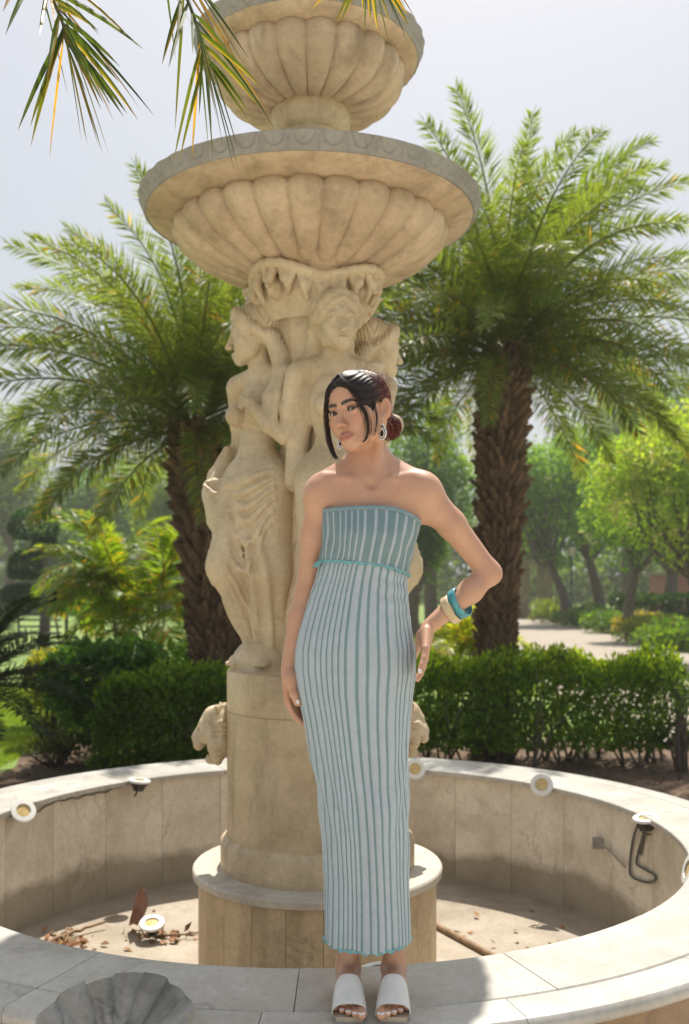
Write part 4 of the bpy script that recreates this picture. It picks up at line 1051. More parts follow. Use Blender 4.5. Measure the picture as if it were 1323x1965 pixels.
# strands lying over the cap: from the parting round the side to the bun
hr = np.random.default_rng(3)
def on_cap(p, lift):
    c = np.array([0, .018, .038]); r = np.array([.0775, .0945, .0735]); q = (p - c) / r; return c + r * q / np.linalg.norm(q) + unit(q) * lift
for i in range(1500):
    s = 1 if hr.random() < .62 else -1
    y0 = hr.uniform(-.070, .055); p0 = np.array([s * hr.uniform(.001, .006), y0, .12])
    side = np.array([s * (.078), y0 * .45 + .012 + hr.normal(0, .006), .055 - .55 * max(0, y0 + .02) + hr.normal(0, .010)])
    if y0 < -.02: side = np.array([s * .072, -.022 + hr.normal(0, .006), .050 + hr.normal(0, .012)])
    back = np.array([s * .050, .078, -.004 + hr.normal(0, .018)])
    end = BUN + np.array([s * .016, -.012, hr.normal(0, .014)])
    pts = bez([p0, (p0 + side) / 2 + [s * .012, 0, .022], side, back, end], 15)
    lift = hr.uniform(.0006, .0042); pts = np.array([on_cap(p, lift) if k < 11 else p for k, p in enumerate(pts)])
    shade = .5 + 3.2 * hr.random() ** 3; rad = hr.uniform(.0004, .0011)
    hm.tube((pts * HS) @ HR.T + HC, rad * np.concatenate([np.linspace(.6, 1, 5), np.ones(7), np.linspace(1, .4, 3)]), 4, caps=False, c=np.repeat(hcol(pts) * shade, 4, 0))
for i in range(190):                                                      # coils of the bun
    ax = unit(np.array([.5, 1, .1]) + hr.normal(0, .25, 3)); u = unit(np.cross(ax, (0, 0, 1))); v = np.cross(ax, u); ph = hr.uniform(0, 6.28); ln = hr.uniform(1.4, 3.6)
    t = np.linspace(0, ln, 12); rr = hr.uniform(.016, .037); wob = hr.normal(0, .004)
    pts = BUN + (rr + wob * np.sin(2 * t))[:, None] * (np.cos(t + ph)[:, None] * u + .88 * np.sin(t + ph)[:, None] * v) + ax * (math.sqrt(max(0, .038 ** 2 - rr ** 2)) + .001 + .002 * np.sin(3 * t)[:, None])
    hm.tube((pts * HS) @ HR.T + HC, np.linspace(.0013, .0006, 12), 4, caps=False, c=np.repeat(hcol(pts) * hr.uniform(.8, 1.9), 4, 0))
for i in range(150):                                                       # flyaways
    if i < 45: p = BUN + unit(hr.normal(0, 1, 3) + [.4, .6, 0]) * .036; dirn = unit(p - BUN + hr.normal(0, .02, 3) + np.array([0, 0, .012]))
    else:
        q = unit(np.array([hr.normal(.3, .6), hr.uniform(-.2, 1), hr.uniform(.3, 1)])); p = np.array([0, .018, .042]) + q * [.0775, .0945, .0775]; dirn = unit(unit(np.cross(q, (1, 0, .2))) + q * .35 + hr.normal(0, .2, 3))
    ln = hr.uniform(.014, .046); bend = hr.normal(0, .3, 3)
    pts = np.array([p + dirn * ln * t + bend * ln * t * t * .5 for t in np.linspace(0, 1, 6)])
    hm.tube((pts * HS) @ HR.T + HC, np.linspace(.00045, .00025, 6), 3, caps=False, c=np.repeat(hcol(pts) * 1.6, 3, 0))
def lock(pts, n, spread, r, cmul=1.0, seed=0, taper=.25):
    lr = np.random.default_rng(seed); C0 = bez(pts, 26)
    for i in range(n):
        o = lr.normal(0, 1, 3) * spread; env = np.sin(np.linspace(.15, 2.75, 26)) ** .7
        ph = lr.uniform(0, 6); w_ = .0012 * np.sin(np.linspace(0, 7, 26) + ph)
        P_ = C0 + o * env[:, None] + w_[:, None] * np.array([1, .3, .2])
        kk = np.linspace(0, 1, 26); n_cut = lr.integers(21, 27); P_ = P_[:n_cut]; kk = kk[:n_cut]
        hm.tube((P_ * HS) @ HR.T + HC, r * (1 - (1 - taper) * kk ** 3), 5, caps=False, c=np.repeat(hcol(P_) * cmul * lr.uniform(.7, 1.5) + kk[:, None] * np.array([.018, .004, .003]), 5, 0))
# lock framing the face on the viewer's right
lock([(.003, -.066, .100), (.028, -.082, .070), (.050, -.078, .030), (.0625, -.070, -.020), (.062, -.068, -.062), (.050, -.073, -.088), (.040, -.078, -.094)], 36, .0040, .00085, seed=1)
lock([(.030, -.062, .088), (.058, -.052, .048), (.0715, -.036, .010), (.074, -.036, -.035), (.066, -.044, -.072), (.056, -.052, -.090)], 11, .0020, .0006, seed=2)
# lock on the viewer's left hanging past the chin
lock([(-.003, -.066, .100), (-.034, -.080, .064), (-.060, -.072, .016), (-.0715, -.066, -.030), (-.072, -.068, -.065), (-.062, -.076, -.098), (-.050, -.084, -.115), (-.040, -.088, -.124)], 38, .0042, .00085, seed=4)
lock([(-.003, -.060, .102), (-.044, -.070, .066), (-.066, -.056, .016), (-.076, -.048, -.030), (-.076, -.052, -.07), (-.066, -.062, -.100), (-.056, -.070, -.118)], 18, .0036, .0008, seed=5)
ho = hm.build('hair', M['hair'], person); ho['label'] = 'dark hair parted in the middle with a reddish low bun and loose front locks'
print('person', time.time() - T0)
# ------------------------------------------------------------------ floodlights in the basin
def aim(axis_):
    return Vector(axis_).to_track_quat('Z', 'Y').to_euler()
def floodlight_proto():
    r = empty('floodlight')
    m = MB(); m.lathe([(.034, .004), (.0365, .0085), (.060, .0075), (.0625, .004), (.0625, -.004), (.057, -.006), (.034, -.004)], 40); m.build('trim_ring', M['metal_white'], r, angle=40)
    m = MB(); m.lathe([(0, .003), (.020, .0028), (.035, .0015)], 32); m.build('lens', M['lamp_glass'], r)
    m = MB(); m.lathe([(.050, -.005), (.048, -.018), (.036, -.030), (.030, -.052), (.0, -.055)], 32); m.build('housing', M['metal_dark'], r, angle=40)
    m = MB(); pts = bez([(-.052, 0, -.004), (-.054, 0, -.03), (-.040, .012, -.072), (0, .018, -.085), (.040, .012, -.072), (.054, 0, -.03), (.052, 0, -.004)], 25)
    m.tube(pts, .005, 6, flat=.5); m.build('bracket', M['metal_dark'], r)
    return r
fl = [  # px, py, distance, aim, label
    (45, 1556, 4.90, (.45, -.62, .62), 'white ringed floodlight at the far left of the basin wall, tipped towards the camera'),
    (268, 1499, 5.55, (.12, .02, 1), 'floodlight seen edge-on on the left wall, next to the wandering cable'),
    (797, 1476, 5.84, (-.10, -.85, .45), 'floodlight on the back wall, half hidden behind the dress'),
    (1040, 1506, 5.40, (-.30, -.85, .35), 'round white floodlight facing forward on the right part of the wall'),
    (1240, 1571, 4.72, (-.12, -.10, 1), 'floodlight with the hanging looped cable on the right wall'),
    (292, 1772, 4.86, (.02, -.32, 1), 'floodlight standing on the basin floor left of the plinth'),
    (190, 1842, 3.05, (.1, .55, .7), 'dark floodlight back just peeping over the near coping on the left'),
    (728, 1860, 3.06, (-.1, .1, 1), 'floodlight peeping over the coping between the ankles'),
    (1322, 1668, 3.95, (-.8, .1, .25), 'bare steel floodlight cut off by the right edge of the photo')]
fp = floodlight_proto()
for i, (px, py, d, ax, lab) in enumerate(fl):
    o = fp if i == 0 else copy_tree(fp)
    o.location = (PX(px, d), d, PZ(py, d)); o.rotation_euler = aim(ax); tag(o, lab, 'floodlight', 'floodlights round the basin')
def wallpt(px, py, lift=.012):
    """point on the inner basin wall seen at a direction"""
    k = (px - 661.5) / F_PX; rr = 1.612 - lift
    a, b, c = 1 + k * k, -2 * (k * CX + CY), CX * CX + CY * CY - rr * rr
    d = (-b + math.sqrt(max(0, b * b - 4 * a * c))) / (2 * a); return np.array([k * d, d, PZ(py, d)])
m = MB(); m.tube(bez([wallpt(*q) for q in ((1226, 1578, .04), (1215, 1612), (1209, 1660), (1213, 1682), (1240, 1693), (1256, 1690), (1257, 1680), (1238, 1668), (1222, 1657), (1226, 1632), (1234, 1605), (1240, 1580, .05))], 70), .0062, 7)
m.tube(bez([wallpt(*q) for q in ((1236, 1580, .045), (1234, 1610), (1229, 1640))], 14), .0062, 7)
tag(m.build('cable', M['cable']), 'grey cable hanging in a loop below the floodlight on the right wall', 'cable', 'cables on the basin wall')
m = MB(); P = bez([wallpt(*q) for q in ((62, 1562, .03), (80, 1553), (100, 1541), (128, 1534), (150, 1531), (175, 1524), (200, 1520), (225, 1511), (250, 1503), (262, 1500, .03))], 60)
P[:, 2] += .004 * np.sin(np.arange(60) * .9); m.tube(P, .0040, 6)
tag(m.build('cable', M['cable']), 'thin wandering cable along the top of the left wall between two floodlights', 'cable', 'cables on the basin wall')
m = MB(); c = wallpt(1150, 1617, .012); m.box(c + [-.035, -.02, -.028], c + [.035, .006, .028]); m.tube([wallpt(1158, 1622, .02), wallpt(1178, 1640, .02), wallpt(1200, 1664, .02)], .006, 6)
tag(m.build('junction_box', M['marble_grey'], angle=30), 'small grey junction box with a slanting conduit on the right wall', 'junction box')

# ------------------------------------------------------------------ litter on the basin floor
def floorpt(px, py, z=.055): d = (CAMZ - z) * F_PX / (py - 1120); return np.array([PX(px, d), d, z])
M['twig'] = simple('dry_twig', (.26, .17, .10), .85, .3, 30); M['dryleaf'] = leafmat('dry_leaf', .15, .7); M['husk'] = simple('dry_husk', (.34, .19, .15), .7, .25, 15)
for pts, r0, lab in (([(85, 1812), (140, 1788), (205, 1768)], .012, 'long dry stick leaning along the foot of the left wall'), ([(300, 1796), (340, 1793), (388, 1788)], .007, 'thin dry stick between the floor lamp and the plinth'),
                 ([(100, 1806), (118, 1794), (132, 1780)], .010, 'short dry stick lying across the heap of fallen leaves')):
    m = MB(); P = bez([floorpt(*q, .06 + .012 * i) for i, q in enumerate(pts)], 14); P += rng.normal(0, .003, P.shape); m.tube(P, np.linspace(r0, r0 * .5, 14), 6)
    tag(m.build('stick', M['twig']), lab, 'stick', 'dry sticks in the basin')
m = MB(); a_, b_ = floorpt(838, 1776, .065), floorpt(960, 1842, .065); m.tube([a_, (a_ + b_) / 2, b_], .016, 10)
tag(m.build('pipe', M['twig']), 'thin pipe lying on the basin floor right of the plinth', 'pipe')
c = floorpt(255, 1785); m = MB(); G = []
for t in np.linspace(0, 1, 14):
    w_ = .035 * math.sin(math.pi * (.12 + .84 * t)) ** .6; z = .02 + .20 * t; bend = .03 * math.sin(3 * t) + .05 * t * t
    G.append([c + np.array([u * w_ + bend, .03 * (1 - u * u) - .05 * t, z]) for u in np.linspace(-1, 1, 9)])
G = np.array(G); m.grid(G); m.grid(G + [0, .004, 0], flip=True)
tag(m.build('palm_husk', M['husk']), 'curled reddish dry husk standing up against the left wall', 'husk')
def leaf_quads(P, D, N, L, W, C):
    """folded diamond leaves: base P, direction D, face normal N"""
    n = len(P); D = D / np.linalg.norm(D, axis=1)[:, None]; S = np.cross(D, N); S /= np.linalg.norm(S, axis=1)[:, None] + 1e-9; Nn = np.cross(S, D)
    L = np.broadcast_to(L, n)[:, None]; W = np.broadcast_to(W, n)[:, None]
    V = np.stack([P, P + D * L * .45 + S * W * .5 + Nn * W * .12, P + D * L - Nn * L * .10, P + D * L * .45 - S * W * .5 + Nn * W * .12], 1).reshape(-1, 3)
    Q = np.arange(4 * n).reshape(n, 4); return V, Q, np.repeat(C, 4, 0)
n = 150; pp = []
for i in range(n):
    if i < 80: px, py = rng.normal(125, 26), rng.normal(1806, 9)
    elif i < 125: px, py = rng.normal(318, 28), rng.normal(1795, 7)
    else:
        px, py = (rng.uniform(60, 380), rng.uniform(1745, 1840)) if rng.random() < .5 else (rng.uniform(850, 1160), rng.uniform(1740, 1850))
    p = floorpt(px, py, .058)
    if math.hypot(p[0] - CX, p[1] - CY) > 1.59 or math.hypot(p[0] - CX, p[1] - CY) < .55: p = floorpt(150, 1800, .058) + rng.normal(0, .05, 3) * [1, 1, 0]
    pp.append(p)
P = np.array(pp); D = rng.normal(0, 1, (n, 3)) * [1, 1, .25]; N = rng.normal(0, .5, (n, 3)) + [0, 0, 1]
C = np.array([.26, .13, .06]) * rng.uniform(.4, 1.5, (n, 1)) * (1 + rng.normal(0, .12, (n, 3)))
V, Q, C = leaf_quads(P, D, N, rng.uniform(.03, .08, n), rng.uniform(.015, .035, n), C)
tag(link_mesh('fallen_leaves', np_mesh('fallen_leaves', V, Q, C), M['dryleaf']), kind='stuff')

# ------------------------------------------------------------------ palms
def frond_geo(P, n, ll, wd, fwd=.6, plum=.5, grav=.25, cols=((.07, .13, .03), (.12, .18, .05)), rg=rng, s0=.12, prof=None, dry=0.0, segs=1, tipcol=None):
    """leaflets along the rachis P; returns V, Q, C"""
    T = np.gradient(P, axis=0); T /= np.linalg.norm(T, axis=1)[:, None]
    k = len(P); Vs, Qs, Cs = [], [], []; off = 0
    s = np.linspace(s0, 1.0, n); s = np.concatenate([s, s]) + rg.normal(0, .006, 2 * n); s = np.clip(s, s0, 1); side = np.repeat([1, -1], n)
    x = s * (k - 1); i0 = np.minimum(x.astype(int), k - 2); f = (x - i0)[:, None]
    B = P[i0] * (1 - f) + P[i0 + 1] * f; t = T[i0] * (1 - f) + T[i0 + 1] * f; t /= np.linalg.norm(t, axis=1)[:, None]
    S = np.cross(t, [0, 0, 1.0]); bad = np.linalg.norm(S, axis=1) < .15; S[bad] = [0, 1, 0]; S /= np.linalg.norm(S, axis=1)[:, None]; U = np.cross(S, t)
    an = rg.normal(0, plum, 2 * n) + .15
    sd = (S * np.cos(an)[:, None] * side[:, None] + U * np.sin(an)[:, None])
    fw = fwd * (1 + .9 * s ** 3) + rg.normal(0, .08, 2 * n)
    D = sd + t * fw[:, None]; D /= np.linalg.norm(D, axis=1)[:, None]
    pr = prof if prof is not None else (lambda q: np.clip(np.sin(np.pi * (.16 + .76 * q)), .15, 1) ** .7)
    L = ll * pr(s) * rg.uniform(.85, 1.12, 2 * n); W = wd * rg.uniform(.8, 1.2, 2 * n)
    D2 = D + np.array([0, 0, -1.0]) * grav * rg.uniform(.5, 1.5, 2 * n)[:, None]; D2 /= np.linalg.norm(D2, axis=1)[:, None]
    N = np.cross(D, t) ; N[np.linalg.norm(N, axis=1) < .05] = [0, 0, 1]; N /= np.linalg.norm(N, axis=1)[:, None]
    Wd = np.cross(N, D); Wd /= np.linalg.norm(Wd, axis=1)[:, None] + 1e-9
    mixv = rg.random(2 * n)[:, None]; C = np.array(cols[0]) * (1 - mixv) + np.array(cols[1]) * mixv; C = C * rg.uniform(.75, 1.25, (2 * n, 1))
    if dry: q = rg.random(2 * n) < dry; C[q] = np.array([.42, .25, .04]) * rg.uniform(.6, 1.2, (q.sum(), 1))
    Lc, Wc = L[:, None], W[:, None]
    if segs == 1:
        M1 = B + D * Lc * .42; V = np.stack([B, M1 + Wd * Wc * .5, B + D * Lc * .42 + D2 * Lc * .58, M1 - Wd * Wc * .5 + N * Wc * .2], 1)
        return V.reshape(-1, 3), np.arange(8 * n).reshape(2 * n, 4), np.repeat(C, 4, 0)
    m = segs + 1; sec = []
    for j in range(m):
        u = j / segs; w_ = Wc * .5 * (np.interp(u, [0, .12, .45, .8, 1], [.35, .85, 1.0, .55, .04]))
        c = B + D * Lc * u * (1 - u * .5) + D2 * Lc * u * u * .5
        sec += [c - Wd * w_, c - N * w_ * .45, c + Wd * w_]
    V = np.stack(sec, 1); nv = 3 * m; base = np.arange(2 * n)[:, None] * nv; Q = []
    for j in range(segs):
        a0 = 3 * j
        for e in (0, 1): Q.append(np.concatenate([base + a0 + e, base + a0 + e + 1, base + a0 + e + 4, base + a0 + e + 3], 1))
    Cc = np.repeat(C[:, None], nv, 1)
    if tipcol is not None:
        for j in range(m):
            for e in range(3):
                u = j / segs; a_ = np.clip((u - .55) / .45, 0, 1) * .7; Cc[:, 3 * j + e] = Cc[:, 3 * j + e] * (1 - a_) + np.array(tipcol) * a_
        edge = rg.random(2 * n) < .55
        for j in range(m): Cc[edge, 3 * j + 2] = Cc[edge, 3 * j + 2] * .35 + np.array([.50, .30, .04]) * .65
    return V.reshape(-1, 3), np.concatenate(Q), Cc.reshape(-1, 3)
def arc(L, e0, droop, n=22, curl=0.0, pw=1.3):
    """rachis leaving the crown at elevation e0, sinking by droop degrees"""
    s = np.linspace(0, 1, n); e = np.radians(e0 - droop * s ** pw); ds = L / (n - 1)
    x = np.concatenate([[0], np.cumsum(np.cos(e[:-1]) * ds)]); z = np.concatenate([[0], np.cumsum(np.sin(e[:-1]) * ds)])
    return np.stack([x, curl * s * s, z], -1)
def frond_mesh(P, stalk_r, stalk_col, **kw):
    V, Q, C = frond_geo(P, **kw); m = MB(); m.raw(V, Q=Q, c=C); m.tube(P, np.linspace(stalk_r, stalk_r * .2, len(P)), 5, c=stalk_col, caps=False); me = m.mesh('frond', smooth=False); return me
def boot_mesh():
    m = MB(); w0, w1, h = .048, .020, .15
    G = np.array([[(-w0, -.03, 0), (-w0 * .5, .020, 0), (w0 * .5, .020, 0), (w0, -.03, 0)], [(-w0 * .9, -.01, h * .45), (-w0 * .4, .046, h * .42), (w0 * .4, .046, h * .42), (w0 * .9, -.01, h * .45)],
                  [(-w1, .055, h * .95), (-w1 * .5, .082, h * .92), (w1 * .5, .082, h * .92), (w1, .055, h * .95)], [(-w1 * .7, .050, h), (-w1 * .3, .060, h * 1.04), (w1 * .3, .060, h * 1.04), (w1 * .7, .050, h)], [(-w0 * .8, -.03, h * .6), (-w0 * .3, -.02, h * .6), (w0 * .3, -.02, h * .6), (w0 * .8, -.03, h * .6)]])
    m.grid(G, flip=True); return m.mesh('leaf_base', smooth=False)
BOOT = boot_mesh(); BOOT.materials.append(M['bark'])
def palm(base, top, r0, r1, nf, L, label, seed, ncol, bend=.0, nboot=290):
    rg = np.random.default_rng(seed); root = empty('palm_tree', base); tag(root, label, 'palm tree', 'date palms behind the fountain')
    B0 = np.array(base); Tp = np.array(top) - B0; H = Tp[2]
    cl = lambda t: np.array([Tp[0] * t + bend * math.sin(math.pi * t), Tp[1] * t, H * t])
    rad = lambda t: np.interp(t, [0, .06, .5, .9, 1], [r0 * 1.15, r0, (r0 + r1) * .5, r1, r1 * .8])
    m = MB(); G = []
    for t in np.linspace(0, 1, 40):
        a = np.linspace(0, 2 * np.pi, 28, endpoint=False); rr = rad(t) * (.90 + .04 * np.sin(a * 8 + t * 60))
        c = cl(t); G.append(np.stack([c[0] + rr * np.cos(a), c[1] + rr * np.sin(a), np.full_like(a, c[2])], -1))
    m.grid(np.array(G), closed_v=True, flip=True); m.build('trunk', M['bark'], root)
    bv = np.empty(len(BOOT.vertices) * 3, np.float32); BOOT.vertices.foreach_get('co', bv); bv = bv.reshape(-1, 3); bq = np.array([tuple(p.vertices) for p in BOOT.polygons]); rest = MB(); cnt = 0
    NB = 820
    for i in range(NB):
        t = (i + .5) / NB; a = i * 2.39996 + rg.normal(0, .1); c = cl(t); r = rad(t)
        s = (.72 + .55 * t) * rg.uniform(.75, 1.25) * r / .25
        loc = (c[0] + r * .90 * math.cos(a), c[1] + r * .90 * math.sin(a), c[2] - .06); rot = (rg.normal(0, .14) - .12, rg.normal(0, .2), a - math.pi / 2); sc = (s, s * rg.uniform(.7, 1.5), s * rg.uniform(.75, 1.2))
        if math.sin(a) < -.35 and t > .22 and cnt < nboot:        # the ones that face the camera above the hedge
            cnt += 1; o = link_mesh('leaf_base', BOOT, None, root, loc, rot); o.scale = sc
        else:
            rest.raw((bv * sc) @ np.array(Euler(rot).to_matrix()).T + loc, Q=bq)
    rb = rest.build('leaf_bases', M['bark'], root, smooth=False); rb['kind'] = 'stuff'
    specs = [(80, 58), (70, 64), (60, 66), (49, 66), (40, 66), (31, 64), (22, 60), (13, 58), (4, 56), (-8, 48)]
    var = []
    for j, (e, dr) in enumerate(specs):
        l = L * (1.0 if e > -5 else .80 if e > -15 else .66) * (1.06 if e < 45 else 1.0); P = arc(l, e, dr, curl=rg.normal(0, .12))
        g_ = j / 9; c0 = np.array(ncol[0]) * (1 - g_) + np.array(ncol[2]) * g_; c1 = np.array(ncol[1]) * (1 - g_) + np.array(ncol[3]) * g_
        me = frond_mesh(P, .018, (.16, .17, .05), n=165, ll=.36 * L / 2.5, wd=.0165 * L / 2.5, fwd=.80, plum=.72, grav=.16, cols=(c0, c1), rg=rg, s0=.10, dry=.012 + .03 * g_)
        me.materials.append(M['palm_leaf']); var.append(me)
    for i in range(nf):
        q = (i + .5) / nf; j = min(9, int(q * 10)); a = i * 2.39996 + rg.normal(0, .12)
        c = cl(1.0) + np.array([.10 * math.cos(a), .10 * math.sin(a), .22 - .34 * q])
        o = link_mesh('frond', var[j], None, root, tuple(c), (rg.normal(0, .10), rg.normal(0, .07), a)); s = rg.uniform(.88, 1.1); o.scale = (s, s, s)
    return root
GP = [(.115, .180, .038), (.205, .260, .068), (.085, .135, .048), (.165, .20, .075)]
palm((PX(946, 10.3), 10.3, 0), (PX(968, 10.3), 10.3, 4.22), .185, .215, 90, 2.30, 'taller date palm on the right, its thick scaly trunk rising from the clipped hedge', 11, GP)
palm((PX(432, 10.1), 10.1, 0), (PX(372, 10.1), 10.1, 3.46), .255, .225, 80, 2.22, 'shorter date palm on the left, its trunk leaning behind the statue', 12, [(.105, .165, .036), (.185, .235, .060), (.075, .12, .044), (.15, .18, .068)], bend=.02)
# the palm beside the basin whose frond tips hang into the top of the picture
near = empty('palm_tree', (-2.75, 3.4, 0)); tag(near, 'palm whose yellowing frond tips hang into the top left of the picture', 'palm tree')
nb = np.array([-2.75, 3.4, 0])
m = MB(); m.tube(bez([(0, 0, 0), (.02, 0, 1.4), (.0, .02, 3.2)], 20), np.interp(np.linspace(0, 1, 20), [0, .1, 1], [.26, .21, .19]), 20); m.build('trunk', M['bark'], near)
nrg = np.random.default_rng(5)
def near_frond(pts, n, ll, seed, s0=.2):
    P = bez(np.array(pts) - nb, 40); V, Q, C = frond_geo(P, n=n, ll=ll, wd=.0150, fwd=.80, plum=.50, grav=.28, cols=((.045, .085, .015), (.085, .120, .020)), rg=np.random.default_rng(seed), s0=s0, dry=.14, segs=5, tipcol=(.07, .055, .05),
        prof=lambda q: np.clip(np.sin(np.pi * (.2 + .58 * q)), .2, 1) ** .6)
    m = MB(); m.tube(P, np.linspace(.014, .0022, 40), 6, c=(.14, .13, .08)); o = m.build('frond', M['palm_leaf'], near, smooth=False)
    nv = 18; nl = len(V) // nv; q0 = np.array([[3 * j + e, 3 * j + e + 1, 3 * j + e + 4, 3 * j + e + 3] for j in range(5) for e in (0, 1)])
    for i in range(nl):            # every leaflet of the frond tips is a piece of its own
        link_mesh('leaflet', np_mesh('leaflet', V[i * nv:(i + 1) * nv], q0, C[i * nv:(i + 1) * nv], smooth=False), M['palm_leaf'], o)
    return o
near_frond([(-2.75, 3.4, 3.2), (-2.0, 3.2, 4.05), (-1.15, 2.95, 4.18), (-.62, 2.82, 3.80), (PX(360, 2.78), 2.78, PZ(0, 2.78)), (PX(398, 2.78), 2.78, PZ(123, 2.78))], 54, .37, 21)
near_frond([(-2.75, 3.4, 3.2), (-2.1, 3.1, 3.90), (-1.45, 2.85, 3.98), (-1.0, 2.72, 3.72), (PX(102, 2.65), 2.65, PZ(0, 2.65)), (PX(127, 2.65), 2.65, PZ(82, 2.65))], 50, .36, 22)
near_frond([(-2.75, 3.4, 3.2), (-1.8, 3.3, 4.25), (-.8, 3.05, 4.40), (-.2, 2.9, 4.10), (PX(690, 2.8), 2.8, PZ(-120, 2.8)), (PX(705, 2.8), 2.8, PZ(-75, 2.8))], 40, .26, 23)
for a in (60, 120, 170, 215, 260, 300):           # the rest of its crown, outside the picture
    P = arc(2.0, 45 + 8 * math.sin(a), 80); ca, sa = math.cos(R(a)), math.sin(R(a)); P = np.stack([P[:, 0] * ca, P[:, 0] * sa, P[:, 2] + 3.2], -1)
    V, Q, C = frond_geo(P, n=60, ll=.34, wd=.02, cols=((.05, .10, .015), (.09, .14, .02)), rg=nrg)
    m = MB(); m.raw(V, Q=Q, c=C); m.tube(P, np.linspace(.016, .004, len(P)), 5, c=(.14, .13, .08)); m.build('frond', M['palm_leaf'], near, smooth=False)

# ------------------------------------------------------------------ hedges and shrubs
def noise3(P, f, seed=0):
    r_ = np.random.default_rng(seed); o = np.zeros(len(P))
    for i in range(5):
        k = r_.normal(0, 1, 3) * f * (1 + .5 * i); o += np.sin(P @ k + r_.uniform(0, 6)) / (1 + .4 * i)
    return o / 3
def foliage(name, pts, nrm, ls, lw, cols, parent, mat, seed=0, tipup=.4, clump=2.5, loc=(0, 0, 0)):
    r_ = np.random.default_rng(seed); n = len(pts)
    D = nrm * .8 + r_.normal(0, .7, (n, 3)) + [0, 0, tipup]; N = nrm * .5 + r_.normal(0, .6, (n, 3)) + [0, 0, .7]
    k = np.clip(.5 + .55 * noise3(pts, clump, seed + 1) + r_.normal(0, .22, n), 0, 1)[:, None]
    C = (np.array(cols[0]) * (1 - k) + np.array(cols[1]) * k) * r_.uniform(.75, 1.25, (n, 1))
    V, Q, C = leaf_quads(pts, D, N, ls * r_.uniform(.6, 1.3, n), lw * r_.uniform(.7, 1.25, n), C)
    o = link_mesh(name, np_mesh(name, V, Q, C, smooth=False), mat, parent, loc); o['kind'] = 'stuff'; return o
def stems(root, bases, h, rr, seed, spread=.25):
    r_ = np.random.default_rng(seed); m = MB()
    for b in bases:
        b = np.array(b)
        for q in range(3):
            e = b + np.array([r_.normal(0, spread), r_.normal(0, spread), h * r_.uniform(.6, .95)]); mid = (b + e) / 2 + r_.normal(0, .05, 3); m.tube([b + [0, 0, -.02], mid, e], [rr, rr * .7, rr * .3], 5, caps=False)
    return m.build('stems', M['tree_bark'], root)
def hedge(label, path, w_, z0, h, n, ls, lw, cols, seed, mat=None, cat='hedge', topcols=None, gap=.0, nst=14):
    r_ = np.random.default_rng(seed); P = np.array(path, float); seg = np.linalg.norm(np.diff(P, axis=0), axis=1); cum = np.concatenate([[0], np.cumsum(seg)]); Lh = cum[-1]
    root = empty('hedge', (P[:, 0].mean(), P[:, 1].mean(), 0)); tag(root, label, cat); org = np.array([P[:, 0].mean(), P[:, 1].mean(), 0])
    def sample(n, topw):
        s = r_.uniform(0, Lh, n); x = np.interp(s, cum, P[:, 0]); y = np.interp(s, cum, P[:, 1]); a = np.where(r_.random(n) < topw, r_.uniform(R(50), R(130), n), np.where(r_.random(n) < .7, r_.uniform(R(-5), R(60), n), r_.uniform(R(120), R(185), n)))
        dep = 1 - .30 * r_.random(n) ** 2.2; ex = .62
        ca, sa = np.cos(a), np.sin(a); yy = -w_ / 2 * np.sign(ca) * np.abs(ca) ** ex * dep; zz = z0 + (h - z0) * np.clip(np.abs(sa), 0, 1) ** ex * dep
        lowm = r_.random(n) < .55; zz = np.where((np.abs(ca) > .4) & lowm, z0 + (zz - z0) * r_.random(n), zz)
        pts = np.stack([x, y + yy, zz], -1) - org; nr = np.stack([r_.normal(0, .3, n), -ca, np.abs(sa)], -1)
        en = np.minimum(s, Lh - s) < .18
        bump = .10 * noise3(pts, 3.2, seed + 5) + .07 * noise3(pts, 9, seed + 6); pts = pts + nr * bump[:, None]; return pts, nr
    pts, nr = sample(n, .42)
    tc = np.clip((pts[:, 2] - h * .62) / (h * .33), 0, 1) if topcols else None
    o = foliage('foliage', pts, nr, ls, lw, cols, root, mat or M['leaf_glossy'], seed)
    if topcols:      # young growth on the clipped top
        q, qn = sample(int(n * .35), .96); q[:, 2] += r_.uniform(0, .09, len(q)) * (r_.random(len(q)) < .6); foliage('young_growth', q, qn + [0, 0, .5], ls, lw, topcols, root, mat or M['leaf'], seed + 3, tipup=1.0)
    stems(root, [(np.interp(s, cum, P[:, 0]) - org[0], np.interp(s, cum, P[:, 1]) - org[1] + r_.normal(0, w_ * .2), 0) for s in np.linspace(.1, Lh - .1, nst)], h, .014, seed + 9)
    return root
hedge('clipped bright green hedge right of the fountain, thinning at its base', [(PX(775, 9.9), 9.8), (PX(1000, 9.9), 9.85), (PX(1300, 9.9), 9.9)], .85, .20, 1.03, 13500, .066, .037, ((.085, .175, .018), (.19, .30, .036)), 31, topcols=((.22, .33, .028), (.34, .42, .05)), nst=22)
hedge('dark clipped hedge left of the drum with a flat leafy top', [(PX(190, 9.5), 9.55), (PX(330, 9.5), 9.5), (PX(470, 9.6), 9.6)], .75, .05, .90, 12000, .056, .033, ((.060, .14, .016), (.15, .24, .032)), 32, topcols=((.12, .23, .022), (.22, .32, .04)))
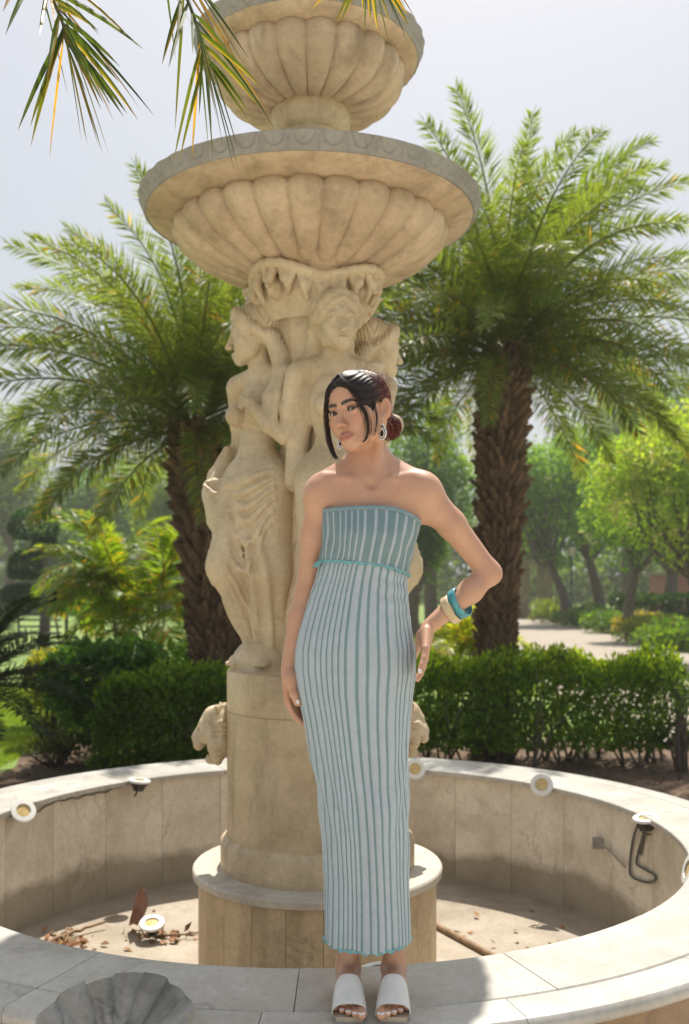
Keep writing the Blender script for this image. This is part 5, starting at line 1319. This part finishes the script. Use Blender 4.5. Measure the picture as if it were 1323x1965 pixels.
def shrub(label, c, rad, n, ls, lw, cols, seed, name='shrub', lobes=9, mat=None, tipup=.4, group=None, nst=5):
    r_ = np.random.default_rng(seed); root = empty(name, (c[0], c[1], 0)); tag(root, label, name.replace('_', ' '), group); rad = np.array(rad, float); pts, nr = [], []
    for i in range(lobes):
        q = unit(r_.normal(0, 1, 3)); o = np.array([0, 0, c[2]]) + q * rad * .5; lr = rad * r_.uniform(.45, .68)
        v = r_.normal(0, 1, (n // lobes, 3)); v /= np.linalg.norm(v, axis=1)[:, None]; v[:, 2] = np.where((v[:, 2] < -.3) & (r_.random(len(v)) < .6), -v[:, 2], v[:, 2])
        pts.append(o + v * lr * (1 - .35 * r_.random((len(v), 1)) ** 2)); nr.append(v)
    pts = np.concatenate(pts); nr = np.concatenate(nr); ok = pts[:, 2] > .03; foliage('foliage', pts[ok], nr[ok], ls, lw, cols, root, mat or M['leaf'], seed, tipup)
    stems(root, [(r_.normal(0, rad[0] * .2), r_.normal(0, rad[1] * .2), 0) for _ in range(nst)], c[2] + rad[2] * .5, .016, seed + 2, rad[0] * .35); return root
shrub('rounded dark green shrub with larger leaves at the left end of the hedge', (PX(225, 10.0), 10.05, .72), (.72, .62, .62), 7500, .094, .054, ((.045, .13, .030), (.11, .22, .055)), 33, mat=M['leaf_glossy'])
shrub('spreading green shrub filling the gap before the left palm', (PX(370, 10.4), 10.5, .72), (.62, .5, .45), 5000, .06, .03, ((.05, .13, .016), (.12, .23, .03)), 34)
shrub('small variegated yellow-green shrub peeking out at the left of the dark shrub', (PX(100, 10.9), 11.0, .58), (.34, .4, .50), 2600, .075, .035, ((.10, .14, .02), (.34, .32, .05)), 35)
shrub('low dusty weed on the bare soil at the left edge of the bed', (PX(118, 9.8), 9.8, .16), (.34, .3, .20), 900, .05, .025, ((.03, .055, .015), (.11, .10, .04)), 36, name='weed')
shrub('sparse leggy shrub standing alone at the right end of the clipped hedge', (PX(1318, 9.3), 9.4, .70), (.22, .35, .42), 500, .05, .026, ((.04, .10, .015), (.11, .18, .03)), 37)
# fallen leaves on the soil behind the basin
n = 2600; P = np.stack([rng.uniform(-3.2, 3.7, n), rng.uniform(6.2, 10.8, n), np.full(n, .02)], -1); C = np.array([.20, .12, .07]) * rng.uniform(.35, 1.5, (n, 1))
V, Q, C = leaf_quads(P, rng.normal(0, 1, (n, 3)) * [1, 1, .2], rng.normal(0, .4, (n, 3)) + [0, 0, 1], rng.uniform(.03, .08, n), rng.uniform(.015, .04, n), C)
tag(link_mesh('leaf_litter', np_mesh('leaf_litter', V, Q, C), M['dryleaf']), kind='stuff')
# grass blades on the nearer lawn at the left
n = 60000; d = rng.uniform(9.0, 17, n); P = np.stack([PX(rng.uniform(-60, 330, n), d), d, np.zeros(n)], -1); P = P[(P[:, 0] < -3.35) | (P[:, 1] > 11.4)]; n = len(P)
k = np.clip(.5 + .5 * noise3(P, 1.1, 3) + rng.normal(0, .2, n), 0, 1)[:, None]; C = np.array([.10, .18, .02]) * (1 - k) + np.array([.22, .29, .05]) * k
V, Q, C = leaf_quads(P, rng.normal(0, .55, (n, 3)) * [1, 1, 0] + [0, 0, 1], rng.normal(0, 1, (n, 3)) * [1, 1, .1] + [0, -.6, 0], rng.uniform(.03, .065, n), .007, C)
tag(link_mesh('grass', np_mesh('grass', V, Q, C, smooth=False), M['leaf']), kind='stuff')

# ------------------------------------------------------------------ feather palms in clumps, cycad
def areca(label, base, nst, hh, L, cols, seed, nfr=4, group=None, ll=.36, lean=.5, dry=.1):
    rg = np.random.default_rng(seed); root = empty('areca_palm', base); tag(root, label, 'areca palm', 'areca palms'); var = []
    for e, dr in ((78, 70), (62, 85), (45, 95), (30, 90)):
        me = frond_mesh(arc(L, e, dr, curl=rg.normal(0, .1)), .012, (.20, .18, .05), n=46, ll=ll, wd=.034, fwd=.7, plum=.22, grav=.35, cols=cols, rg=rg, s0=.22, dry=dry); me.materials.append(M['leaf']); var.append(me)
    for i in range(nst):
        a = rg.uniform(0, 6.28); r = rg.uniform(.05, .45); h = hh * rg.uniform(.55, 1.0); b = np.array([r * math.cos(a), r * math.sin(a), 0]); tp = b * (1 + lean * h) + [0, 0, h]
        m = MB(); m.tube(bez([b, (b + tp) / 2 + [0, 0, .1], tp], 12), np.linspace(.028, .018, 12), 6, c=(.2, .2, .1)); m.build('stem', M['cane'], root)
        for j in range(nfr):
            aa = a + rg.normal(0, 1.3); o = link_mesh('frond', var[rg.integers(0, 4)], None, root, tuple(tp), (rg.normal(0, .1), rg.normal(0, .12), aa)); s = rg.uniform(.75, 1.15); o.scale = (s, s, s)
    return root
M['cane'] = simple('cane', (.22, .24, .09), .5, .3, 12)
areca('large areca palm clump with green and orange fronds left of the leaning palm', (PX(285, 13.2), 13.2, 0), 17, 1.95, 1.40, ((.085, .165, .018), (.20, .27, .03)), 41, dry=.12, lean=.32)
areca('small bright yellow areca palm behind the woman at the right', (PX(838, 13.5), 13.5, 0), 8, .85, 1.25, ((.14, .20, .012), (.33, .36, .02)), 42, ll=.30, dry=.08)
cyc = empty('cycad', (PX(-62, 8.6), 8.6, 0)); tag(cyc, 'dark stiff fronded cycad cut off by the left edge of the photo', 'cycad')
m = MB(); m.tube([(0, 0, 0), (0, 0, .5), (0, 0, .88)], [.16, .15, .12], 14); m.build('trunk', M['bark'], cyc)
me = []
for e, dr in ((70, 60), (45, 55), (22, 45), (4, 40)):
    q = frond_mesh(arc(1.15, e, dr), .012, (.05, .06, .02), n=120, ll=.17, wd=.014, fwd=.6, plum=.25, grav=-.05, cols=((.012, .030, .012), (.030, .055, .022)), rg=rng, s0=.15); q.materials.append(M['leaf_glossy']); me.append(q)
for i in range(40): link_mesh('frond', me[min(3, i // 10)], None, cyc, (0, 0, .88), (rng.normal(0, .06), rng.normal(0, .06), i * 2.39996))

# ------------------------------------------------------------------ trees of the park
def tree(name, label, x, y, crown_z, rad, n, ls, lw, cols, seed, trunk_r=.14, fork=.45, lean=0.0, lobes=16, mat=None, blossom=None, group=None, cat='tree', droop=.0):
    r_ = np.random.default_rng(seed); root = empty(name, (x, y, 0)); tag(root, label, cat, group); rad = np.array(rad, float)
    m = MB(); fz = crown_z * fork; f0 = np.array([lean * .6, r_.normal(0, .1), fz]); m.tube(bez([(0, 0, -.05), (lean * .15 - .08 * np.sign(lean + .01), 0, fz * .45), f0], 12), np.linspace(trunk_r * 1.2, trunk_r * .8, 12), 9)
    m.build('trunk', M['tree_bark'], root); lim = MB(); pts, nr = [], []
    cc = np.array([lean, 0, crown_z])
    for i in range(lobes):
        q = unit(r_.normal(0, 1, 3) * [1, 1, .8]); o = cc + q * rad * r_.uniform(.35, .75); lr = rad * r_.uniform(.30, .52)
        lim.tube(bez([f0, (f0 + o) / 2 + r_.normal(0, .12, 3) * rad, o], 8), np.linspace(trunk_r * .5, trunk_r * .1, 8), 5, caps=False)
        v = r_.normal(0, 1, (n // lobes, 3)); v /= np.linalg.norm(v, axis=1)[:, None]; pts.append(o + v * lr * (1 - .5 * r_.random((len(v), 1)) ** 1.6)); nr.append(v)
    lim.build('limbs', M['tree_bark'], root)
    pts = np.concatenate(pts); nr = np.concatenate(nr); foliage('crown', pts, nr, ls, lw, cols, root, mat or M['leaf'], seed, tipup=.1 - droop, clump=1.2 / max(rad[0], .5))
    if blossom:
        k, bc, bs = blossom; cen = pts[r_.integers(0, len(pts), k)] + nr[r_.integers(0, len(pts), k)] * .05; q = []; 
        for c in cen: q.append(c + r_.normal(0, bs * .8, (14, 3)))
        q = np.concatenate(q); foliage('blossom', q, r_.normal(0, 1, q.shape), bs, bs * .8, bc, root, M['blossom'], seed + 7)
    return root
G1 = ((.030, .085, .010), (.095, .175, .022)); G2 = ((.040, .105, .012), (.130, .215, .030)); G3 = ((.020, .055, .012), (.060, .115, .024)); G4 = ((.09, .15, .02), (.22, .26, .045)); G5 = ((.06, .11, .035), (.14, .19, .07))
TG = 'trees along the far edge of the park'
def T(label, px, base_py, top_py, wpx, n, cols, seed, d=None, name='tree', lo=.30, **k):
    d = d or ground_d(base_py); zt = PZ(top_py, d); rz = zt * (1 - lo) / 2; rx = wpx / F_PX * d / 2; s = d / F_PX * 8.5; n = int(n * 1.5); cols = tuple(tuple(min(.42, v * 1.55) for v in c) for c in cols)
    return tree(name, label, PX(px, d), d, zt - rz, (rx, rx * .8, rz), n, s * 1.15, s * .62, cols, seed, group=TG, **k)
# right of the fountain
T('slender curving tree beside the lamp post, dark trunk leaning left', 1086, 1198, 830, 250, 5200, G1, 51, lean=-1.0, trunk_r=.22, blossom=(26, ((.55, .55, .45), (.7, .7, .62)), .10))
T('tree with a crooked trunk in the middle of the right-hand planting', 1151, 1194, 800, 260, 5200, G2, 52, lean=-.8, trunk_r=.26, blossom=(40, ((.55, .55, .45), (.7, .7, .62)), .10))
T('nearest right-hand tree with a thin curved trunk at the path edge', 1209, 1228, 790, 270, 6500, G2, 53, lean=.3, trunk_r=.17, blossom=(46, ((.55, .55, .42), (.72, .70, .60)), .085))
T('tree laden with pale yellow blossom clusters at the right edge', 1352, 1268, 735, 360, 9500, ((.10, .18, .02), (.22, .28, .05)), 54, trunk_r=.16, lean=-.5, droop=.5, blossom=(150, ((.55, .48, .25), (.74, .66, .40)), .10))
T('tall hazy green tree rising behind the right-hand planting', 1205, 1165, 690, 240, 5000, G5, 55, d=70, trunk_r=.4)
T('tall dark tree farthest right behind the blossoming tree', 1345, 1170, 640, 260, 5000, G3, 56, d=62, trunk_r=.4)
T('loose light green tree between the right palm and the pillar', 1010, 1170, 850, 150, 3500, G4, 57, d=64, trunk_r=.3)
T('leafy tree seen between the statues and the right palm', 830, 1180, 760, 210, 6000, G2, 58, d=46, trunk_r=.3)
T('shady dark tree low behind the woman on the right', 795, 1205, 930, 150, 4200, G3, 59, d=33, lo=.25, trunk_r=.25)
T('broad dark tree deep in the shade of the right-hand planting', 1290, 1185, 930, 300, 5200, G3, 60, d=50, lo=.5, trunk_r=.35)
T('mid green tree filling the gap right of the right palm trunk', 1045, 1180, 905, 170, 4200, G1, 73, d=56, lo=.38, trunk_r=.3)
# left of the fountain
T('pale green tree at the far left edge, above the topiary', 22, 1165, 775, 190, 5000, G5, 61, d=68, trunk_r=.35)
T('soft green tree in the distance above the areca clump', 190, 1160, 880, 260, 5500, G2, 62, d=74, trunk_r=.4)
T('feathery yellow-green tree standing behind the areca clump', 320, 1170, 860, 200, 5000, G4, 63, d=60, trunk_r=.35)
T('dark round tree low in the distance behind the topiary', 110, 1175, 985, 170, 3800, G3, 64, d=60, lo=.15, trunk_r=.3)
T('mid green tree hidden mostly behind the left palm trunk', 430, 1175, 850, 190, 4500, G1, 65, d=58, trunk_r=.35)
T('tree glimpsed straight behind the statues', 590, 1170, 830, 240, 4500, G1, 66, d=62, trunk_r=.35)
T('small lollipop tree with an open crown on the sunny lawn', 168, 1250, 1142, 74, 1500, G1, 67, lo=.5, trunk_r=.06)
# topiary
d = 27.0; tp = empty('topiary', (PX(84, d), d, 0)); tag(tp, 'cloud pruned dark blue-green topiary with three tiers at the left', 'topiary')
m = MB(); m.tube(bez([(0, 0, -.05), (.05, 0, 1.2), (.0, 0, 2.4), (-.16, 0, 3.1)], 14), np.linspace(.17, .08, 14), 8); m.build('trunk', M['tree_bark'], tp)
for px, py, rx, rz in ((66, 1012, 46, 36), (50, 1090, 32, 30), (40, 1142, 36, 18), (86, 1046, 20, 16)):
    c = np.array([PX(px, d) - PX(84, d), 0, PZ(py, d)]); rr = np.array([rx, rx * .9, rz]) * d / F_PX; v = rng.normal(0, 1, (2200, 3)); v /= np.linalg.norm(v, axis=1)[:, None]
    v[:, 2] = np.maximum(v[:, 2], -.55); foliage('pompon', c + v * rr * (1 - .12 * rng.random((2200, 1))), v, .13, .05, ((.012, .045, .020), (.030, .080, .038)), tp, M['leaf'], 71 + px)
# far hedges and ground planting
hedge('long low dark hedge across the far lawn on the left', [(-22, 56), (-13.5, 56)], 1.4, .0, 1.05, 4500, .24, .13, G3, 75, nst=10)
hedge('dark clipped hedge under the trees at the right', [(PX(1175, 39), 39), (PX(1420, 39), 38)], 1.6, .0, 1.30, 4500, .20, .11, ((.012, .036, .010), (.03, .07, .015)), 76, nst=10)
for i, (px, py, w_, h, cols) in enumerate(((1115, 1205, 1.1, .9, G1), (1180, 1215, 1.0, .8, G2), (1255, 1236, 1.2, .75, ((.10, .15, .02), (.24, .27, .05))), (1310, 1248, 1.1, .8, G2), (1060, 1195, 1.0, 1.0, G4), (1235, 1222, .9, .7, ((.12, .12, .03), (.30, .25, .08))))):
    dd = ground_d(py); shrub(('leafy green shrub at the foot of the lamp post', 'bright green low shrub between two tree trunks', 'yellow-green low shrub at the edge of the path', 'green low shrub at the far right of the path edge', 'pale feathery shrub beside the stone pillar', 'bronze tinted low shrub behind the path edge')[i],
        (PX(px, dd), dd, h * .45), (w_ * 1.3, w_, h * .6), 1500, .17, .09, cols, 80 + i, group='low shrubs along the path')
# lamp post
d = 43.0; lp = empty('lamp_post', (PX(1097, d), d, 0)); tag(lp, 'dark green park lamp post with a lantern beside the path', 'lamp post')
M['post'] = simple('post_paint', (.025, .05, .055), .4, .1)
m = MB(); m.lathe([(.16, 0), (.16, .12), (.11, .2), (.09, .5), (.055, .6), (.045, 2.9), (.08, 2.95), (.08, 3.0), (0, 3.0)], 14); m.build('post', M['post'], lp, angle=40)
m = MB(); m.lathe([(.08, 3.0), (.17, 3.40), (0, 3.40)], 8); m.build('lantern', M['marble_white'], lp, smooth=False)
m = MB(); m.lathe([(.2, 3.40), (.05, 3.56), (.02, 3.62), (0, 3.62)], 8); m.build('cap', M['post'], lp, smooth=False)
# stone pillar with slab roof
d = 52.0; pl_ = empty('pavilion', (PX(1022, d), d, 0)); tag(pl_, 'small sandstone pavilion of two pillars under a flat slab at the end of the path', 'pavilion')
M['sand'] = stone('sandstone', (.34, .27, .18), (.25, .19, .12), (.2, .15, .1), .2)
for x in (-.55, .65):
    m = MB(); m.box((x - .45, -.45, 0), (x + .45, .45, .75)); m.box((x - .35, -.35, .75), (x + .35, .35, 2.75)); m.build('pillar', M['sand'], pl_, smooth=False)
m = MB(); m.box((-1.5, -.9, 2.75), (1.5, .9, 3.0)); m.build('slab', M['sand'], pl_, smooth=False)
# red wall and pale boundary wall
M['redwall'] = simple('red_plaster', (.36, .13, .10), .8, .12, 3); M['palewall'] = simple('pale_plaster', (.55, .50, .42), .85, .08, 2)
kw = empty('kiosk', (PX(1330, 58), 58, 0)); tag(kw, 'small red plastered building behind the hedge at the right edge', 'building')
m = MB(); m.box((-1.6, 0, 0), (2.5, 3, 2.3)); m.build('wall', M['redwall'], kw, smooth=False); m = MB(); m.box((-1.8, -.2, 2.3), (2.7, 3.2, 2.5)); m.build('roof', M['sand'], kw, smooth=False); m = MB(); m.box((.3, -.03, 0), (1.1, .02, 1.9)); m.build('door', M['post'], kw, smooth=False)
# the far-off wood that closes the view
n = 26000; x = rng.uniform(-75, 85, n); dd = rng.uniform(86, 94, n); top = 6.0 + 1.8 * np.sin(x * .21) + 1.2 * np.sin(x * .53 + 1) + .8 * np.sin(x * 1.3); z = top * rng.random(n) ** .75
P = np.stack([x, dd, z], -1); k = np.clip(.5 + .5 * noise3(P, .35, 8) + rng.normal(0, .2, n), 0, 1)[:, None]; C = np.array([.045, .09, .022]) * (1 - k) + np.array([.14, .21, .055]) * k
V, Q, C = leaf_quads(P, rng.normal(0, 1, (n, 3)), rng.normal(0, 1, (n, 3)) + [0, -.6, .5], rng.uniform(.5, 1.0, n), rng.uniform(.3, .6, n), C)
tag(link_mesh('far_wood', np_mesh('far_wood', V, Q, C, smooth=False), M['leaf']), kind='stuff')
bw = empty('boundary_wall', (0, 96, 0)); tag(bw, 'long pale boundary wall far behind the trees', 'wall')
m = MB(); m.box((-60, 0, 0), (70, .3, 2.3)); m.build('wall', M['palewall'], bw, smooth=False); m = MB(); m.box((-60, -.06, 2.3), (70, .36, 2.42)); m.build('coping', M['sand'], bw, smooth=False)
# bench and posts on the lawn at the left
d = 26.5; be = empty('garden_bench', (PX(75, d), d, 0)); tag(be, 'dark metal garden bench frame on the lawn beside the topiary', 'bench'); x0 = PX(75, d)
m = MB(); m.tube(bez([(.60, 0, 0), (.52, 0, .45), (.42, 0, .88), (.15, 0, .90)], 14), .03, 7); m.build('arm', M['metal_dark'], be); m = MB(); m.tube(bez([(-.60, 0, 0), (-.55, 0, .45), (-.55, 0, .88), (-.7, 0, .90)], 14), .03, 7); m.build('arm', M['metal_dark'], be)
for z, nm in ((.45, 'seat'), (.62, 'back_rail'), (.80, 'back_rail')):
    m = MB(); m.box((-.6, -.2 if nm == 'seat' else .16, z), (.55, .2, z + .05)); m.build(nm, M['metal_dark'], be, smooth=False)
m = MB(); m.tube([(0, 0, 0), (0, 0, .96)], .05, 8); m.box((-.09, -.09, .96), (.09, .09, 1.0)); po = m.build('metal_post', M['metal_dark'], None, (PX(128, 26.5), 26.5, 0), angle=40); tag(po, 'short dark metal post on the sunny lawn beside the bench', 'post')
hb = MB(); hb.box((-120, -22, -1.0), (130, 112, 17.0))
g = NG('haze_air'); g.t.nodes.remove(g.p); pv = g.n('ShaderNodeVolumePrincipled'); pv.inputs['Color'].default_value = (1.0, .975, .92, 1); pv.inputs['Density'].default_value = .0013; pv.inputs['Anisotropy'].default_value = .25
g.l(pv.outputs[0], g.out.inputs['Volume'])
tag(hb.build('haze', g.m, None, smooth=False), kind='stuff')
print('all', time.time() - T0)
